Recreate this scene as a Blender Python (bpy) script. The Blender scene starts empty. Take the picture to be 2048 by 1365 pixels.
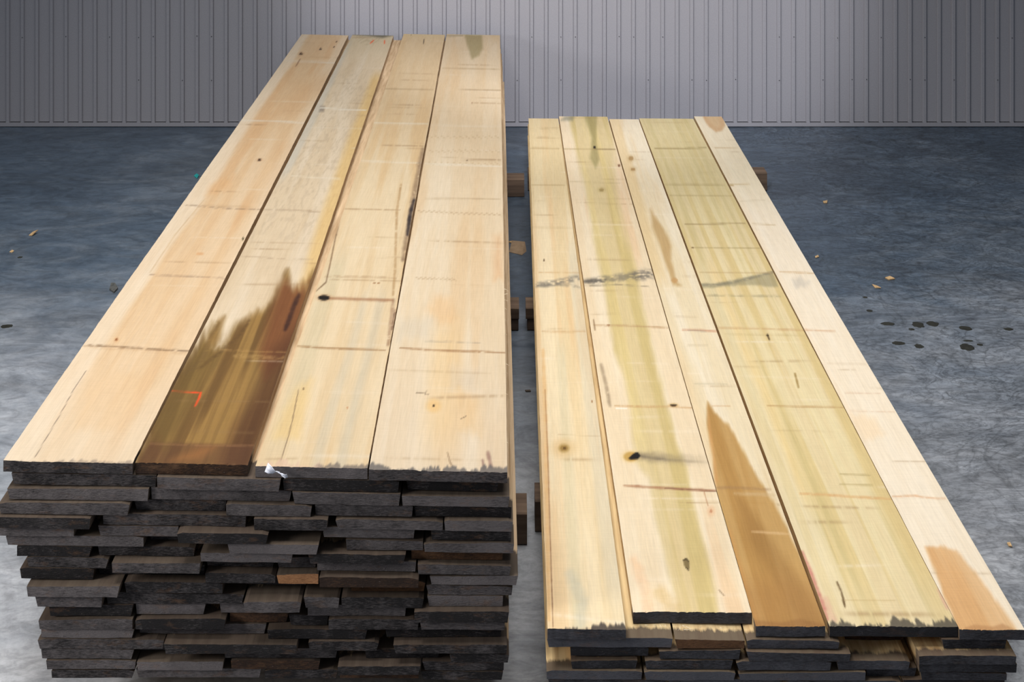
import bpy, bmesh, math, random
import numpy as np
from mathutils import Vector, Matrix

# ------------------------------------------------------------------ camera, world, lights, exposure
W, HH = 2048, 1365
F = 2866.0          # focal length in pixels (36 mm wide sensor -> 50.4 mm lens)
HOR = -493.0        # the horizon stands above the frame (shifted lens, level camera)
H = 2.10            # camera height
sc = bpy.context.scene
col = sc.collection
cam_d = bpy.data.cameras.new('camera')
cam = bpy.data.objects.new('camera', cam_d)
col.objects.link(cam)
cam_d.sensor_width = 36.0
cam_d.lens = F / W * 36.0
cam_d.shift_y = (HOR - HH / 2) / W
cam.location = (0, 0, H)
cam.rotation_euler = (math.pi / 2, 0, 0)
cam_d.clip_start = 0.05
sc.camera = cam

w = bpy.data.worlds.new('world')
sc.world = w
w.use_nodes = True
w.node_tree.nodes['Background'].inputs[0].default_value = (0.75, 0.85, 1.0, 1)
w.node_tree.nodes['Background'].inputs[1].default_value = 0.23

sc.view_settings.view_transform = 'Standard'
sc.view_settings.look = 'None'
sc.view_settings.exposure = 0.0
sc.view_settings.gamma = 1.0
sc.view_settings.use_curve_mapping = False

def aim(o, target):
    d = Vector(target) - o.location
    o.rotation_euler = d.to_track_quat('-Z', 'Y').to_euler()

def area(name, loc, target, sx, sy, power, colr, spread=180):
    l = bpy.data.lights.new(name, 'AREA')
    l.shape = 'RECTANGLE'; l.size = sx; l.size_y = sy
    l.energy = power; l.color = colr; l.spread = math.radians(spread)
    o = bpy.data.objects.new(name, l); col.objects.link(o)
    o.location = loc; aim(o, target)
    return o

def spot(name, loc, target, ang, blend, power, colr, rad):
    l = bpy.data.lights.new(name, 'SPOT')
    l.spot_size = math.radians(ang); l.spot_blend = blend
    l.energy = power; l.color = colr; l.shadow_soft_size = rad
    o = bpy.data.objects.new(name, l); col.objects.link(o)
    o.location = loc; aim(o, target)
    return o

# overhead lamps of the hall, plus two added fill lights, all out of frame
spot('high_bay_light', (-1.5, 2.3, 4.9), (-0.35, 4.7, 0), 78, 0.8, 430, (1.0, 0.97, 0.93), 0.7)
area('ceiling_lamp_light', (-0.1, 4.6, 5.4), (-0.1, 4.6, 0), 3.4, 3.4, 88, (1.0, 0.975, 0.94), 95)
area('side_fill_light', (-3.7, 1.7, 1.7), (-1.4, 3.5, 0), 0.9, 0.9, 42, (1.0, 0.98, 0.96), 110)  # unseen fill added to brighten the near left floor
spot('wall_fill_light', (0.1, 4.2, 2.05), (0.36, 8.06, 0.95), 47, 0.4, 420, (0.97, 0.96, 1.0), 0.25)  # unseen spot added mid-hall to brighten the middle of the wall

# ------------------------------------------------------------------ helpers
def px(x, y, Y):
    """point at depth Y seen at photo pixel x, y"""
    return Vector(((x - 1024.0) * Y / F, Y, H - (y - HOR) * Y / F))
def pfloor(x, y, z=0.0):
    Y = F * (H - z) / (y - HOR)
    return Vector(((x - 1024.0) * Y / F, Y, z))
def zat(y, Y):
    return H - (y - HOR) * Y / F

def tag(o, label=None, cat=None, group=None, kind=None):
    if label: o['label'] = label
    if cat: o['category'] = cat
    if group: o['group'] = group
    if kind: o['kind'] = kind
    return o

def mesh_obj(name, verts, faces, mats, parent=None, loc=(0, 0, 0), midx=None, smooth=False):
    me = bpy.data.meshes.new(name)
    me.from_pydata([tuple(v) for v in verts], [], faces)
    for m in (mats if isinstance(mats, (list, tuple)) else [mats]):
        me.materials.append(m)
    if midx is not None:
        me.polygons.foreach_set('material_index', midx)
    if smooth:
        me.polygons.foreach_set('use_smooth', [True] * len(me.polygons))
    me.update()
    o = bpy.data.objects.new(name, me)
    col.objects.link(o)
    o.location = loc
    if parent: o.parent = parent
    return o

def lin(c):
    c = np.asarray(c, float) / 255.0
    return np.where(c <= 0.04045, c / 12.92, ((c + 0.055) / 1.055) ** 2.4)
def L4(c, k=1.0):
    a = lin(c) * k
    return (float(a[0]), float(a[1]), float(a[2]), 1.0)

# ---- value noise
def vnoise(x, y, seed=0):
    x = np.asarray(x, float); y = np.asarray(y, float)
    xi = np.floor(x).astype(np.int64); yi = np.floor(y).astype(np.int64)
    fx = x - xi; fy = y - yi
    fx = fx * fx * (3 - 2 * fx); fy = fy * fy * (3 - 2 * fy)
    def h(a, b):
        n = (a * 374761393 + b * 668265263 + seed * 974634777) & 0xFFFFFFFF
        n = ((n ^ (n >> 13)) * 1274126177) & 0xFFFFFFFF
        n = n ^ (n >> 16)
        return (n & 0xFFFF) / 65535.0
    return (h(xi, yi) * (1 - fx) + h(xi + 1, yi) * fx) * (1 - fy) + (h(xi, yi + 1) * (1 - fx) + h(xi + 1, yi + 1) * fx) * fy
def fbm(x, y, seed=0, o=4):
    s = 0; a = 0.5; t = 0
    for k in range(o):
        s = s + a * vnoise(x * 2 ** k, y * 2 ** k, seed + k * 17); t += a; a *= 0.5
    return s / t
def sstep(a, b, x):
    t = np.clip((x - a) / (b - a), 0, 1)
    return t * t * (3 - 2 * t)

# ------------------------------------------------------------------ materials
def newmat(name):
    m = bpy.data.materials.new(name); m.use_nodes = True
    nt = m.node_tree
    return m, nt, nt.nodes['Principled BSDF']
def N(nt, t, **kw):
    n = nt.nodes.new(t)
    for k, v in kw.items(): setattr(n, k, v)
    return n
def ramp(nt, stops, interp='LINEAR'):
    r = N(nt, 'ShaderNodeValToRGB')
    r.color_ramp.interpolation = interp
    el = r.color_ramp.elements
    el[0].position, el[0].color = stops[0]
    el[1].position, el[1].color = stops[-1]
    for p, c in stops[1:-1]:
        e = el.new(p); e.color = c
    return r
def g(v): return (v, v, v, 1)
def mapped(nt, coord='Object', scale=(1, 1, 1), rot=(0, 0, 0), rnd=False):
    tc = N(nt, 'ShaderNodeTexCoord')
    mp = N(nt, 'ShaderNodeMapping')
    mp.inputs['Scale'].default_value = scale
    mp.inputs['Rotation'].default_value = rot
    nt.links.new(tc.outputs[coord], mp.inputs['Vector'])
    if rnd:
        oi = N(nt, 'ShaderNodeObjectInfo')
        mu = N(nt, 'ShaderNodeMath', operation='MULTIPLY'); mu.inputs[1].default_value = 57.0
        nt.links.new(oi.outputs['Random'], mu.inputs[0])
        nt.links.new(mu.outputs[0], mp.inputs['Location'])
    return mp.outputs[0]
def noise(nt, vec, scale, detail=4, rough=0.55, dist=0.0):
    n = N(nt, 'ShaderNodeTexNoise')
    n.inputs['Scale'].default_value = scale; n.inputs['Detail'].default_value = detail
    n.inputs['Roughness'].default_value = rough; n.inputs['Distortion'].default_value = dist
    nt.links.new(vec, n.inputs['Vector'])
    return n.outputs['Fac']
def mix(nt, a, b, fac, mode='MIX'):
    m = N(nt, 'ShaderNodeMix', data_type='RGBA', blend_type=mode)
    for s, v in ((6, a), (7, b), (0, fac)):
        if hasattr(v, 'is_linked') or hasattr(v, 'links'): nt.links.new(v, m.inputs[s])
        else: m.inputs[s].default_value = v
    return m.outputs[2]
def math_(nt, op, a, b=None, clamp=False):
    m = N(nt, 'ShaderNodeMath', operation=op); m.use_clamp = clamp
    for i, v in enumerate((a, b)):
        if v is None: continue
        if hasattr(v, 'links'): nt.links.new(v, m.inputs[i])
        else: m.inputs[i].default_value = v
    return m.outputs[0]
def bump(nt, bsdf, h, strength, dist):
    b = N(nt, 'ShaderNodeBump')
    b.inputs['Strength'].default_value = strength; b.inputs['Distance'].default_value = dist
    nt.links.new(h, b.inputs['Height']); nt.links.new(b.outputs[0], bsdf.inputs['Normal'])

def mat_top():
    """sawn plank face: macro figure from the 'tone' attribute, fine grain and saw marks from nodes"""
    m, nt, b = newmat('sawn_plank')
    at = N(nt, 'ShaderNodeAttribute'); at.attribute_name = 'tone'
    gr = noise(nt, mapped(nt, scale=(1, 0.04, 1), rnd=True), 260, 4, 0.6)
    r1 = ramp(nt, [(0.25, g(0.89)), (0.6, g(1.0)), (0.8, g(1.02))])
    nt.links.new(gr, r1.inputs[0])
    c = mix(nt, at.outputs['Color'], r1.outputs[0], 1.0, 'MULTIPLY')
    g2 = noise(nt, mapped(nt, scale=(1, 0.10, 1), rnd=True), 38, 5, 0.55, 0.6)
    r2 = ramp(nt, [(0.3, (0.95, 0.93, 0.90, 1)), (0.62, g(1.0))])
    nt.links.new(g2, r2.inputs[0])
    c = mix(nt, c, r2.outputs[0], 0.8, 'MULTIPLY')
    saw = noise(nt, mapped(nt, scale=(0.05, 1, 1), rnd=True), 420, 3, 0.6)
    r3 = ramp(nt, [(0.35, g(0.94)), (0.6, g(1.0))])
    nt.links.new(saw, r3.inputs[0])
    c = mix(nt, c, r3.outputs[0], 0.8, 'MULTIPLY')
    nt.links.new(c, b.inputs['Base Color'])
    b.inputs['Roughness'].default_value = 0.75
    b.inputs['Specular IOR Level'].default_value = 0.2
    bump(nt, b, math_(nt, 'ADD', gr, math_(nt, 'MULTIPLY', saw, 0.8)), 0.35, 0.0008)
    return m

def mat_end(name, dark, light, brown_amt=0.5):
    m, nt, b = newmat(name)
    oi = N(nt, 'ShaderNodeObjectInfo')
    v1 = mapped(nt, scale=(1, 1, 1), rnd=True)
    n1 = noise(nt, v1, 14, 5, 0.6, 0.4)
    n2 = noise(nt, mapped(nt, scale=(1, 1, 5), rot=(0, 0.75, 0), rnd=True), 95, 4, 0.65)
    n3 = noise(nt, mapped(nt, scale=(0.35, 1, 1), rnd=True), 46, 4, 0.7)
    r = ramp(nt, [(0.36, L4(dark)), (0.64, L4(light))])
    s = math_(nt, 'ADD', math_(nt, 'MULTIPLY', n1, 0.45), math_(nt, 'MULTIPLY', n2, 0.55))
    s = math_(nt, 'ADD', s, math_(nt, 'MULTIPLY', math_(nt, 'SUBTRACT', oi.outputs['Random'], 0.5), 0.34))
    nt.links.new(s, r.inputs[0])
    rb = ramp(nt, [(0.56, g(0)), (0.74, g(1))])
    nt.links.new(n3, rb.inputs[0])
    c = mix(nt, r.outputs[0], L4((112, 82, 58)), math_(nt, 'MULTIPLY', rb.outputs[0], brown_amt))
    # pale flecks of torn fibre
    n4 = noise(nt, mapped(nt, scale=(1, 1, 2), rnd=True), 260, 2, 0.5)
    rf = ramp(nt, [(0.71, g(0)), (0.76, g(1))])
    nt.links.new(n4, rf.inputs[0])
    c = mix(nt, c, L4((128, 118, 108)), math_(nt, 'MULTIPLY', rf.outputs[0], 0.6))
    nt.links.new(c, b.inputs['Base Color'])
    b.inputs['Roughness'].default_value = 0.8
    b.inputs['Specular IOR Level'].default_value = 0.25
    bump(nt, b, math_(nt, 'ADD', n2, math_(nt, 'MULTIPLY', n4, 0.4)), 1.0, 0.003)
    return m

def mat_body(name, a, c2, shade_c, fringe=0.02):
    """flanks and faces of the boards lower in the stack, shade from the boards above painted over the first centimetres"""
    m, nt, b = newmat(name)
    oi = N(nt, 'ShaderNodeObjectInfo')
    g1 = noise(nt, mapped(nt, scale=(1, 0.06, 1), rnd=True), 70, 5, 0.6, 0.3)
    r = ramp(nt, [(0.3, L4(a)), (0.7, L4(c2))])
    nt.links.new(math_(nt, 'ADD', g1, math_(nt, 'MULTIPLY', math_(nt, 'SUBTRACT', oi.outputs['Random'], 0.5), 0.3)), r.inputs[0])
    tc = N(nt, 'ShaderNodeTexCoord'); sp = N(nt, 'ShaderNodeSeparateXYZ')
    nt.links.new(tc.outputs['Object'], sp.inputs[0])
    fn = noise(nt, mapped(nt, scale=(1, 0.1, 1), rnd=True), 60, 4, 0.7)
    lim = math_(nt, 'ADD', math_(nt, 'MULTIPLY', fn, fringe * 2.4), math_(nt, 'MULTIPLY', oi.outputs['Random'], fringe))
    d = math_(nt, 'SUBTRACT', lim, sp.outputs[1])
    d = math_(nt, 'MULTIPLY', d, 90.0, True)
    c = mix(nt, r.outputs[0], L4(shade_c), math_(nt, 'MULTIPLY', d, 0.88))  # shade under the layer above, put into the colour near the end
    nt.links.new(c, b.inputs['Base Color'])
    b.inputs['Roughness'].default_value = 0.8
    b.inputs['Specular IOR Level'].default_value = 0.2
    bump(nt, b, g1, 0.4, 0.001)
    return m

def mat_simple(name, c1, c2, scale=30, rough=0.7, stretch=(1, 1, 1), bmp=0.3, metallic=0.0, spec=0.4, detail=4):
    m, nt, b = newmat(name)
    n = noise(nt, mapped(nt, scale=stretch, rnd=True), scale, detail, 0.6)
    r = ramp(nt, [(0.3, L4(c1)), (0.7, L4(c2))])
    nt.links.new(n, r.inputs[0]); nt.links.new(r.outputs[0], b.inputs['Base Color'])
    b.inputs['Roughness'].default_value = rough
    b.inputs['Metallic'].default_value = metallic
    b.inputs['Specular IOR Level'].default_value = spec
    if bmp: bump(nt, b, n, bmp, 0.001)
    return m

def mat_floor():
    m, nt, b = newmat('power_floated_concrete')
    v = mapped(nt)
    big = noise(nt, v, 0.55, 6, 0.62, 0.9)
    med = noise(nt, mapped(nt, scale=(1.0, 1.7, 1), rot=(0, 0, 0.25)), 2.3, 8, 0.68, 2.2)
    swirl = noise(nt, mapped(nt, scale=(1.0, 2.1, 1), rot=(0, 0, -0.35)), 4.4, 7, 0.62, 3.6)
    fine = noise(nt, v, 34, 6, 0.7)
    base = ramp(nt, [(0.30, L4((92, 108, 124))), (0.5, L4((128, 139, 149))), (0.70, L4((172, 176, 181)))])
    s = math_(nt, 'ADD', math_(nt, 'MULTIPLY', big, 0.5), math_(nt, 'MULTIPLY', med, 0.5))
    nt.links.new(s, base.inputs[0])
    # foreground light painted into the concrete colour, dimmer tone towards the wall
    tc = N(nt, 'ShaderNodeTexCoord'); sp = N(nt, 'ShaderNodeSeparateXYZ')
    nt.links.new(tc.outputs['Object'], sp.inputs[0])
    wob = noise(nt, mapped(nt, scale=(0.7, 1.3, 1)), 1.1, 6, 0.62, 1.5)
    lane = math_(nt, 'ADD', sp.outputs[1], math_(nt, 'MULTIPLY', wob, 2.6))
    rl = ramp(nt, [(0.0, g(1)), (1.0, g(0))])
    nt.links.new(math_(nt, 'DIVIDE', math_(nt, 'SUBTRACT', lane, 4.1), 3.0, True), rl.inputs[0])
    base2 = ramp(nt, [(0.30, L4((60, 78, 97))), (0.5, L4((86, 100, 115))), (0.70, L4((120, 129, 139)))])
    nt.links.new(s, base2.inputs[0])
    lit_c = ramp(nt, [(0.30, L4((156, 160, 166))), (0.5, L4((192, 194, 198))), (0.70, L4((222, 222, 224)))])
    nt.links.new(s, lit_c.inputs[0])
    c0 = mix(nt, base2.outputs[0], lit_c.outputs[0], rl.outputs[0])
    # trowel / tyre swirls: thin dark creases where the distorted noise crosses its middle
    ab = math_(nt, 'ABSOLUTE', math_(nt, 'SUBTRACT', swirl, 0.5))
    rs = ramp(nt, [(0.0, g(0.50)), (0.02, g(0.74)), (0.07, g(1.0)), (0.16, g(1.06))])
    nt.links.new(ab, rs.inputs[0])
    # the tyre swirls lie on the open floor right of the low stack
    tm = ramp(nt, [(0.0, g(0.22)), (1.0, g(1))])
    nt.links.new(math_(nt, 'DIVIDE', math_(nt, 'SUBTRACT', math_(nt, 'ADD', sp.outputs[0], wob), 1.2), 0.9, True), tm.inputs[0])
    c = mix(nt, c0, rs.outputs[0], tm.outputs[0], 'MULTIPLY')
    sw2 = noise(nt, mapped(nt, scale=(1.6, 1.0, 1), rot=(0, 0, 0.9)), 7.5, 6, 0.6, 2.8)
    ab2 = math_(nt, 'ABSOLUTE', math_(nt, 'SUBTRACT', sw2, 0.52))
    rs2 = ramp(nt, [(0.0, g(0.55)), (0.025, g(0.80)), (0.06, g(1.0))])
    nt.links.new(ab2, rs2.inputs[0])
    vo = N(nt, 'ShaderNodeTexVoronoi', feature='DISTANCE_TO_EDGE'); vo.inputs['Scale'].default_value = 3.6
    wn = N(nt, 'ShaderNodeTexNoise'); wn.inputs['Scale'].default_value = 1.9; wn.inputs['Detail'].default_value = 4; wn.inputs['Distortion'].default_value = 1.2
    nt.links.new(tc.outputs['Object'], wn.inputs['Vector'])
    va = N(nt, 'ShaderNodeVectorMath', operation='MULTIPLY_ADD')
    va.inputs[1].default_value = (1.5, 1.5, 0)
    nt.links.new(wn.outputs['Color'], va.inputs[0]); nt.links.new(tc.outputs['Object'], va.inputs[2])
    nt.links.new(va.outputs[0], vo.inputs['Vector'])
    rv = ramp(nt, [(0.0, g(0.52)), (0.012, g(0.74)), (0.05, g(1.0)), (0.09, g(1.08)), (0.2, g(1.0))])
    nt.links.new(vo.outputs['Distance'], rv.inputs[0])
    c = mix(nt, c, rv.outputs[0], math_(nt, 'MULTIPLY', tm.outputs[0], math_(nt, 'MULTIPLY', med, 1.5), True), 'MULTIPLY')
    c = mix(nt, c, rs2.outputs[0], math_(nt, 'MULTIPLY', tm.outputs[0], 0.45), 'MULTIPLY')
    dk = ramp(nt, [(0.36, g(0.62)), (0.56, g(1.0))])
    nt.links.new(noise(nt, mapped(nt, scale=(1, 1.4, 1)), 1.3, 7, 0.7, 1.4), dk.inputs[0])
    c = mix(nt, c, dk.outputs[0], 0.8, 'MULTIPLY')
    dk2 = ramp(nt, [(0.38, g(0.66)), (0.52, g(1.0)), (0.66, g(1.16))])
    nt.links.new(noise(nt, mapped(nt, scale=(1, 1.8, 1), rot=(0, 0, 0.15)), 5.5, 8, 0.72, 1.8), dk2.inputs[0])
    c = mix(nt, c, dk2.outputs[0], 0.8, 'MULTIPLY')
    rf = ramp(nt, [(0.25, g(0.84)), (0.75, g(1.10))])
    nt.links.new(fine, rf.inputs[0])
    c = mix(nt, c, rf.outputs[0], 0.8, 'MULTIPLY')
    nt.links.new(c, b.inputs['Base Color'])
    rr = ramp(nt, [(0.3, g(0.34)), (0.7, g(0.55))])
    nt.links.new(med, rr.inputs[0])
    nt.links.new(rr.outputs[0], b.inputs['Roughness'])
    b.inputs['Specular IOR Level'].default_value = 0.45
    bump(nt, b, math_(nt, 'ADD', fine, math_(nt, 'MULTIPLY', swirl, 0.5)), 0.12, 0.002)
    return m

M_TOP = mat_top()
M_ENDL = mat_end('weathered_sealed_end', (24, 21, 22), (98, 92, 92), 0.45)
M_ENDB = mat_end('brown_board_end', (40, 26, 18), (96, 66, 42), 0.6)
M_ENDO = mat_end('orange_board_end', (104, 66, 40), (165, 118, 80), 0.5)
M_ENDR = mat_end('dark_sealed_end', (34, 33, 36), (78, 78, 84), 0.25)
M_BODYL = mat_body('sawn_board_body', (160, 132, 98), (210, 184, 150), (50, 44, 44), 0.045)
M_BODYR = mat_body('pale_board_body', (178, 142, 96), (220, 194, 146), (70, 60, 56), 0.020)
M_BOLST = mat_simple('old_bolster_wood', (82, 66, 54), (128, 106, 88), 40, 0.85, (0.06, 1, 1), 0.5)
M_BOLSTE = mat_simple('old_bolster_end', (56, 44, 36), (88, 70, 58), 60, 0.85, (1, 1, 1), 0.5)
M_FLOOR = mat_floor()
M_WALL = mat_simple('grey_painted_cladding', (146, 145, 151), (156, 155, 161), 180, 0.55, (1, 1, 1), 0.35, 0.0, 0.3)
M_VOID = mat_simple('dark_gap', (12, 12, 13), (20, 20, 21), 20, 0.9, bmp=0)
M_OIL = mat_simple('oily_drip', (34, 34, 28), (52, 52, 44), 50, 0.4, bmp=0)
M_CHIP = mat_simple('fresh_wood_chip', (176, 140, 96), (214, 182, 136), 120, 0.8)
M_CARD = mat_simple('brown_cardboard', (150, 126, 100), (172, 146, 118), 40, 0.9)
M_TEAL = mat_simple('teal_plastic', (20, 140, 140), (40, 170, 168), 40, 0.4)
M_PAPER = mat_simple('white_plastic_strap', (205, 210, 228), (245, 246, 250), 90, 0.45, (1, 0.2, 1))
M_SPL = mat_simple('pale_splinter', (205, 185, 150), (235, 222, 195), 100, 0.8)

# ------------------------------------------------------------------ floor
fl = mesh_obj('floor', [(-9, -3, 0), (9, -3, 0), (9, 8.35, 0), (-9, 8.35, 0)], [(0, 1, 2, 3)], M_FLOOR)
tag(fl, 'mottled blue grey polished concrete floor', None, kind='structure')

# ------------------------------------------------------------------ back wall: ribbed cladding above a flashing
YW = F * H / (254.5 - HOR)
P = 29.12 * YW / F
def wall():
    x0 = (18.0 - 1024.0) * YW / F          # left edge of a pan
    n0, n1 = -70, 160
    ztop = 4.2
    zb = zat(244.5, YW)                    # pan foot
    dep = 0.013
    prof = []                              # (x, y) along the wall; rib face at YW, pan sunk to YW + dep
    for k in range(n0, n1):
        a = x0 + k * P
        prof += [(a, YW), (a + 0.004, YW + dep), (a + 0.0605, YW + dep), (a + 0.0625, YW + 0.004), (a + 0.0665, YW)]
    vs = [(x, y, zb) for x, y in prof] + [(x, y, ztop) for x, y in prof]
    n = len(prof)
    fs = [(i, i + 1, n + i + 1, n + i) for i in range(n - 1)]
    o = mesh_obj('wall_back', vs, fs, M_WALL)
    tag(o, 'grey vertically ribbed cladding wall behind the timber', None, kind='structure')
    xa, xb = prof[0][0], prof[-1][0]
    zf = zat(254.0, YW)
    zs = zb - 0.0045
    # base flashing, flush with the ribs, and little tongues where the ribs run into it
    def box(v, f, ax, bx, ay, by, az, bz):
        i = len(v)
        v += [(ax, ay, az), (bx, ay, az), (bx, by, az), (ax, by, az), (ax, ay, bz), (bx, ay, bz), (bx, by, bz), (ax, by, bz)]
        f += [(i, i + 1, i + 5, i + 4), (i + 1, i + 2, i + 6, i + 5), (i + 2, i + 3, i + 7, i + 6), (i + 3, i, i + 4, i + 7), (i + 4, i + 5, i + 6, i + 7), (i, i + 3, i + 2, i + 1)]
    v, f = [], []
    box(v, f, xa, xb, YW - 0.001, YW + 0.05, 0.004, zs)
    for k in range(n0, n1 - 1):
        a = x0 + k * P
        box(v, f, a + 0.0635, a + P + 0.002, YW - 0.0005, YW + 0.02, zs - 0.002, zb + 0.001)
    t = mesh_obj('trim_1', v, f, M_WALL, loc=(0, 0, 0)); tag(t, 'grey base flashing along the foot of the ribbed wall', None, kind='structure')
    v, f = [], []
    box(v, f, xa, xb, YW + dep + 0.006, YW + 0.24, 0.0, ztop)
    t = mesh_obj('wall_backing', v, f, M_VOID, parent=o)
    # screws on the ribs
    v, f = [], []
    for (sx, sy) in [(40, 75), (135, 73), (223, 74), (277, 75), (308, 73), (395, 72), (421, 73), (1062, 74), (1122, 74), (1150, 74), (1236, 73), (1267, 74), (1325, 74),
                     (1558, 74), (1588, 74), (1675, 76), (1762, 75), (1851, 75), (1996, 76), (2023, 76), (280, 160), (365, 161), (425, 161), (1036, 161), (1120, 160), (1297, 160), (1382, 160), (1412, 161), (1472, 159),
                     (1558, 161), (1646, 160), (1704, 159), (1734, 159), (1821, 159), (1852, 160), (1910, 160), (1998, 160)]:
        cx, cz = (sx - 1024) * YW / F, zat(sy, YW)
        k = round((cx - x0 - 0.074) / P); cx = x0 + k * P + 0.0742
        i = len(v); m = 8
        v += [(cx + 0.0032 * math.cos(2 * math.pi * j / m), YW - 0.0002, cz + 0.0032 * math.sin(2 * math.pi * j / m)) for j in range(m)]
        v += [(cx + 0.002 * math.cos(2 * math.pi * j / m), YW - 0.003, cz + 0.002 * math.sin(2 * math.pi * j / m)) for j in range(m)]
        f += [(i + j, i + (j + 1) % m, i + m + (j + 1) % m, i + m + j) for j in range(m)] + [tuple(range(i + m, i + 2 * m))]
    mesh_obj('screw', v, f, mat_simple('dull_screw', (70, 70, 74), (84, 84, 88), 50, 0.5), parent=o)
wall()

# ------------------------------------------------------------------ boards
def board_mesh(name, fl_, fr_, bl_, br_, tl, tr, nl, nu, mats, seed, rowpos=None, rough=0.0012, paint=None, albedo=1.0, chamfer=0.0, cup=0.0, bow=None, skew=(0, 0), edge_amp=0.0):
    """fl_, fr_, bl_, br_: world top corners; tl, tr: thickness left / right.
       Closed slab, local origin at the front left bottom corner."""
    rs = np.random.RandomState(seed)
    org = Vector((fl_.x, fl_.y, fl_.z - tl))
    ts = np.linspace(0, 1, nl + 1) if rowpos is None else np.array(rowpos)
    us = np.linspace(0, 1, nu + 1)
    T, U = np.meshgrid(ts, us, indexing='ij')
    fl0, fr0, bl0, br0 = [np.array(v) for v in (fl_, fr_, bl_, br_)]
    def surf(a, b, c, d):
        return ((a[None, None] * (1 - U[..., None]) + b[None, None] * U[..., None]) * (1 - T[..., None]) +
                (c[None, None] * (1 - U[..., None]) + d[None, None] * U[..., None]) * T[..., None])
    top = surf(fl0, fr0, bl0, br0)
    dz = lambda v, t: v - np.array([0, 0, t])
    skl = np.array([skew[0], 0, 0]); skr = np.array([skew[1], 0, 0])
    bot = surf(dz(fl0, tl) + skl, dz(fr0, tr) + skr, dz(bl0, tl) + skl, dz(br0, tr) + skr)
    L = abs(bl0[1] - fl0[1])
    vv = T * L
    if edge_amp:
        for s, Ucol in ((0, 0), (1, -1)):
            wv = (fbm(vv[:, 0] * 1.3, vv[:, 0] * 0 + s * 9.1 + seed, seed) - 0.5) * edge_amp * 2 + (fbm(vv[:, 0] * 40, vv[:, 0] * 0 + s * 5.1, seed + 5, 2) - 0.5) * edge_amp * 0.5
            wt = (1 - us) if s == 0 else us
            top[..., 0] += (wv[:, None] * (wt[None] ** 3))
            bot[..., 0] += (wv[:, None] * (wt[None] ** 3))
    top[..., 2] += -cup * (1 - (2 * U - 1) ** 2)
    if chamfer:
        top[:, 0, 2] -= chamfer; top[:, -1, 2] -= chamfer
    # torn front arris
    fj = (fbm(us * 25 + seed, us * 0, seed + 3, 3) - 0.5)
    wd = abs(fr0[0] - fl0[0])
    fj = fbm(us * wd * 60 + seed, us * 0, seed + 3, 3) - 0.5
    f2 = fbm(us * wd * 14 + seed, us * 0, seed + 4, 3) - 0.5
    f3 = fbm(us * wd * 170 + seed, us * 0, seed + 8, 2)
    top[0, :, 1] += f2 * rough * 3.5 + fj * rough * 1.6; top[0, :, 2] -= f3 ** 3 * rough * 1.6
    bot[0, :, 1] += f2 * rough * 3.5 - fj * rough * 1.0
    nT, nU = T.shape
    o3 = np.array(org)
    V = np.concatenate([(top - o3).reshape(-1, 3), (bot - o3).reshape(-1, 3)])
    off = nT * nU
    faces = []; mi = []
    I = lambda i, j: i * nU + j
    for i in range(nT - 1):
        for j in range(nU - 1):
            faces.append((I(i, j), I(i, j + 1), I(i + 1, j + 1), I(i + 1, j))); mi.append(0)
    for i in range(nT - 1):
        for j in range(nU - 1):
            faces.append((off + I(i, j), off + I(i + 1, j), off + I(i + 1, j + 1), off + I(i, j + 1))); mi.append(2)
        faces.append((I(i, 0), I(i + 1, 0), off + I(i + 1, 0), off + I(i, 0))); mi.append(2)
        faces.append((I(i, nU - 1), off + I(i, nU - 1), off + I(i + 1, nU - 1), I(i + 1, nU - 1))); mi.append(2)
    for j in range(nU - 1):
        faces.append((I(0, j), off + I(0, j), off + I(0, j + 1), I(0, j + 1))); mi.append(1)
        k = nT - 1
        faces.append((I(k, j), I(k, j + 1), off + I(k, j + 1), off + I(k, j))); mi.append(1)
    o = mesh_obj(name, V.tolist(), faces, mats, loc=org, midx=mi)
    if paint is not None:
        wx = top[..., 0]; wy = top[..., 1]; wz = top[..., 2]
        PX = 1024 + F * wx / wy; PY = HOR + F * (H - wz) / wy
        C = paint(PX, PY, U, vv, (top[:, -1, 0] - top[:, 0, 0]).mean())
        C = np.clip(C, 3, 255)
        C = lin(C) * albedo
        colr = np.ones((2 * off, 4)); colr[:off, :3] = C.reshape(-1, 3)
        colr[off:, :3] = lin((190, 155, 110))
        a = o.data.attributes.new('tone', 'FLOAT_COLOR', 'POINT')
        a.data.foreach_set('color', colr.ravel())
    return o

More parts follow.
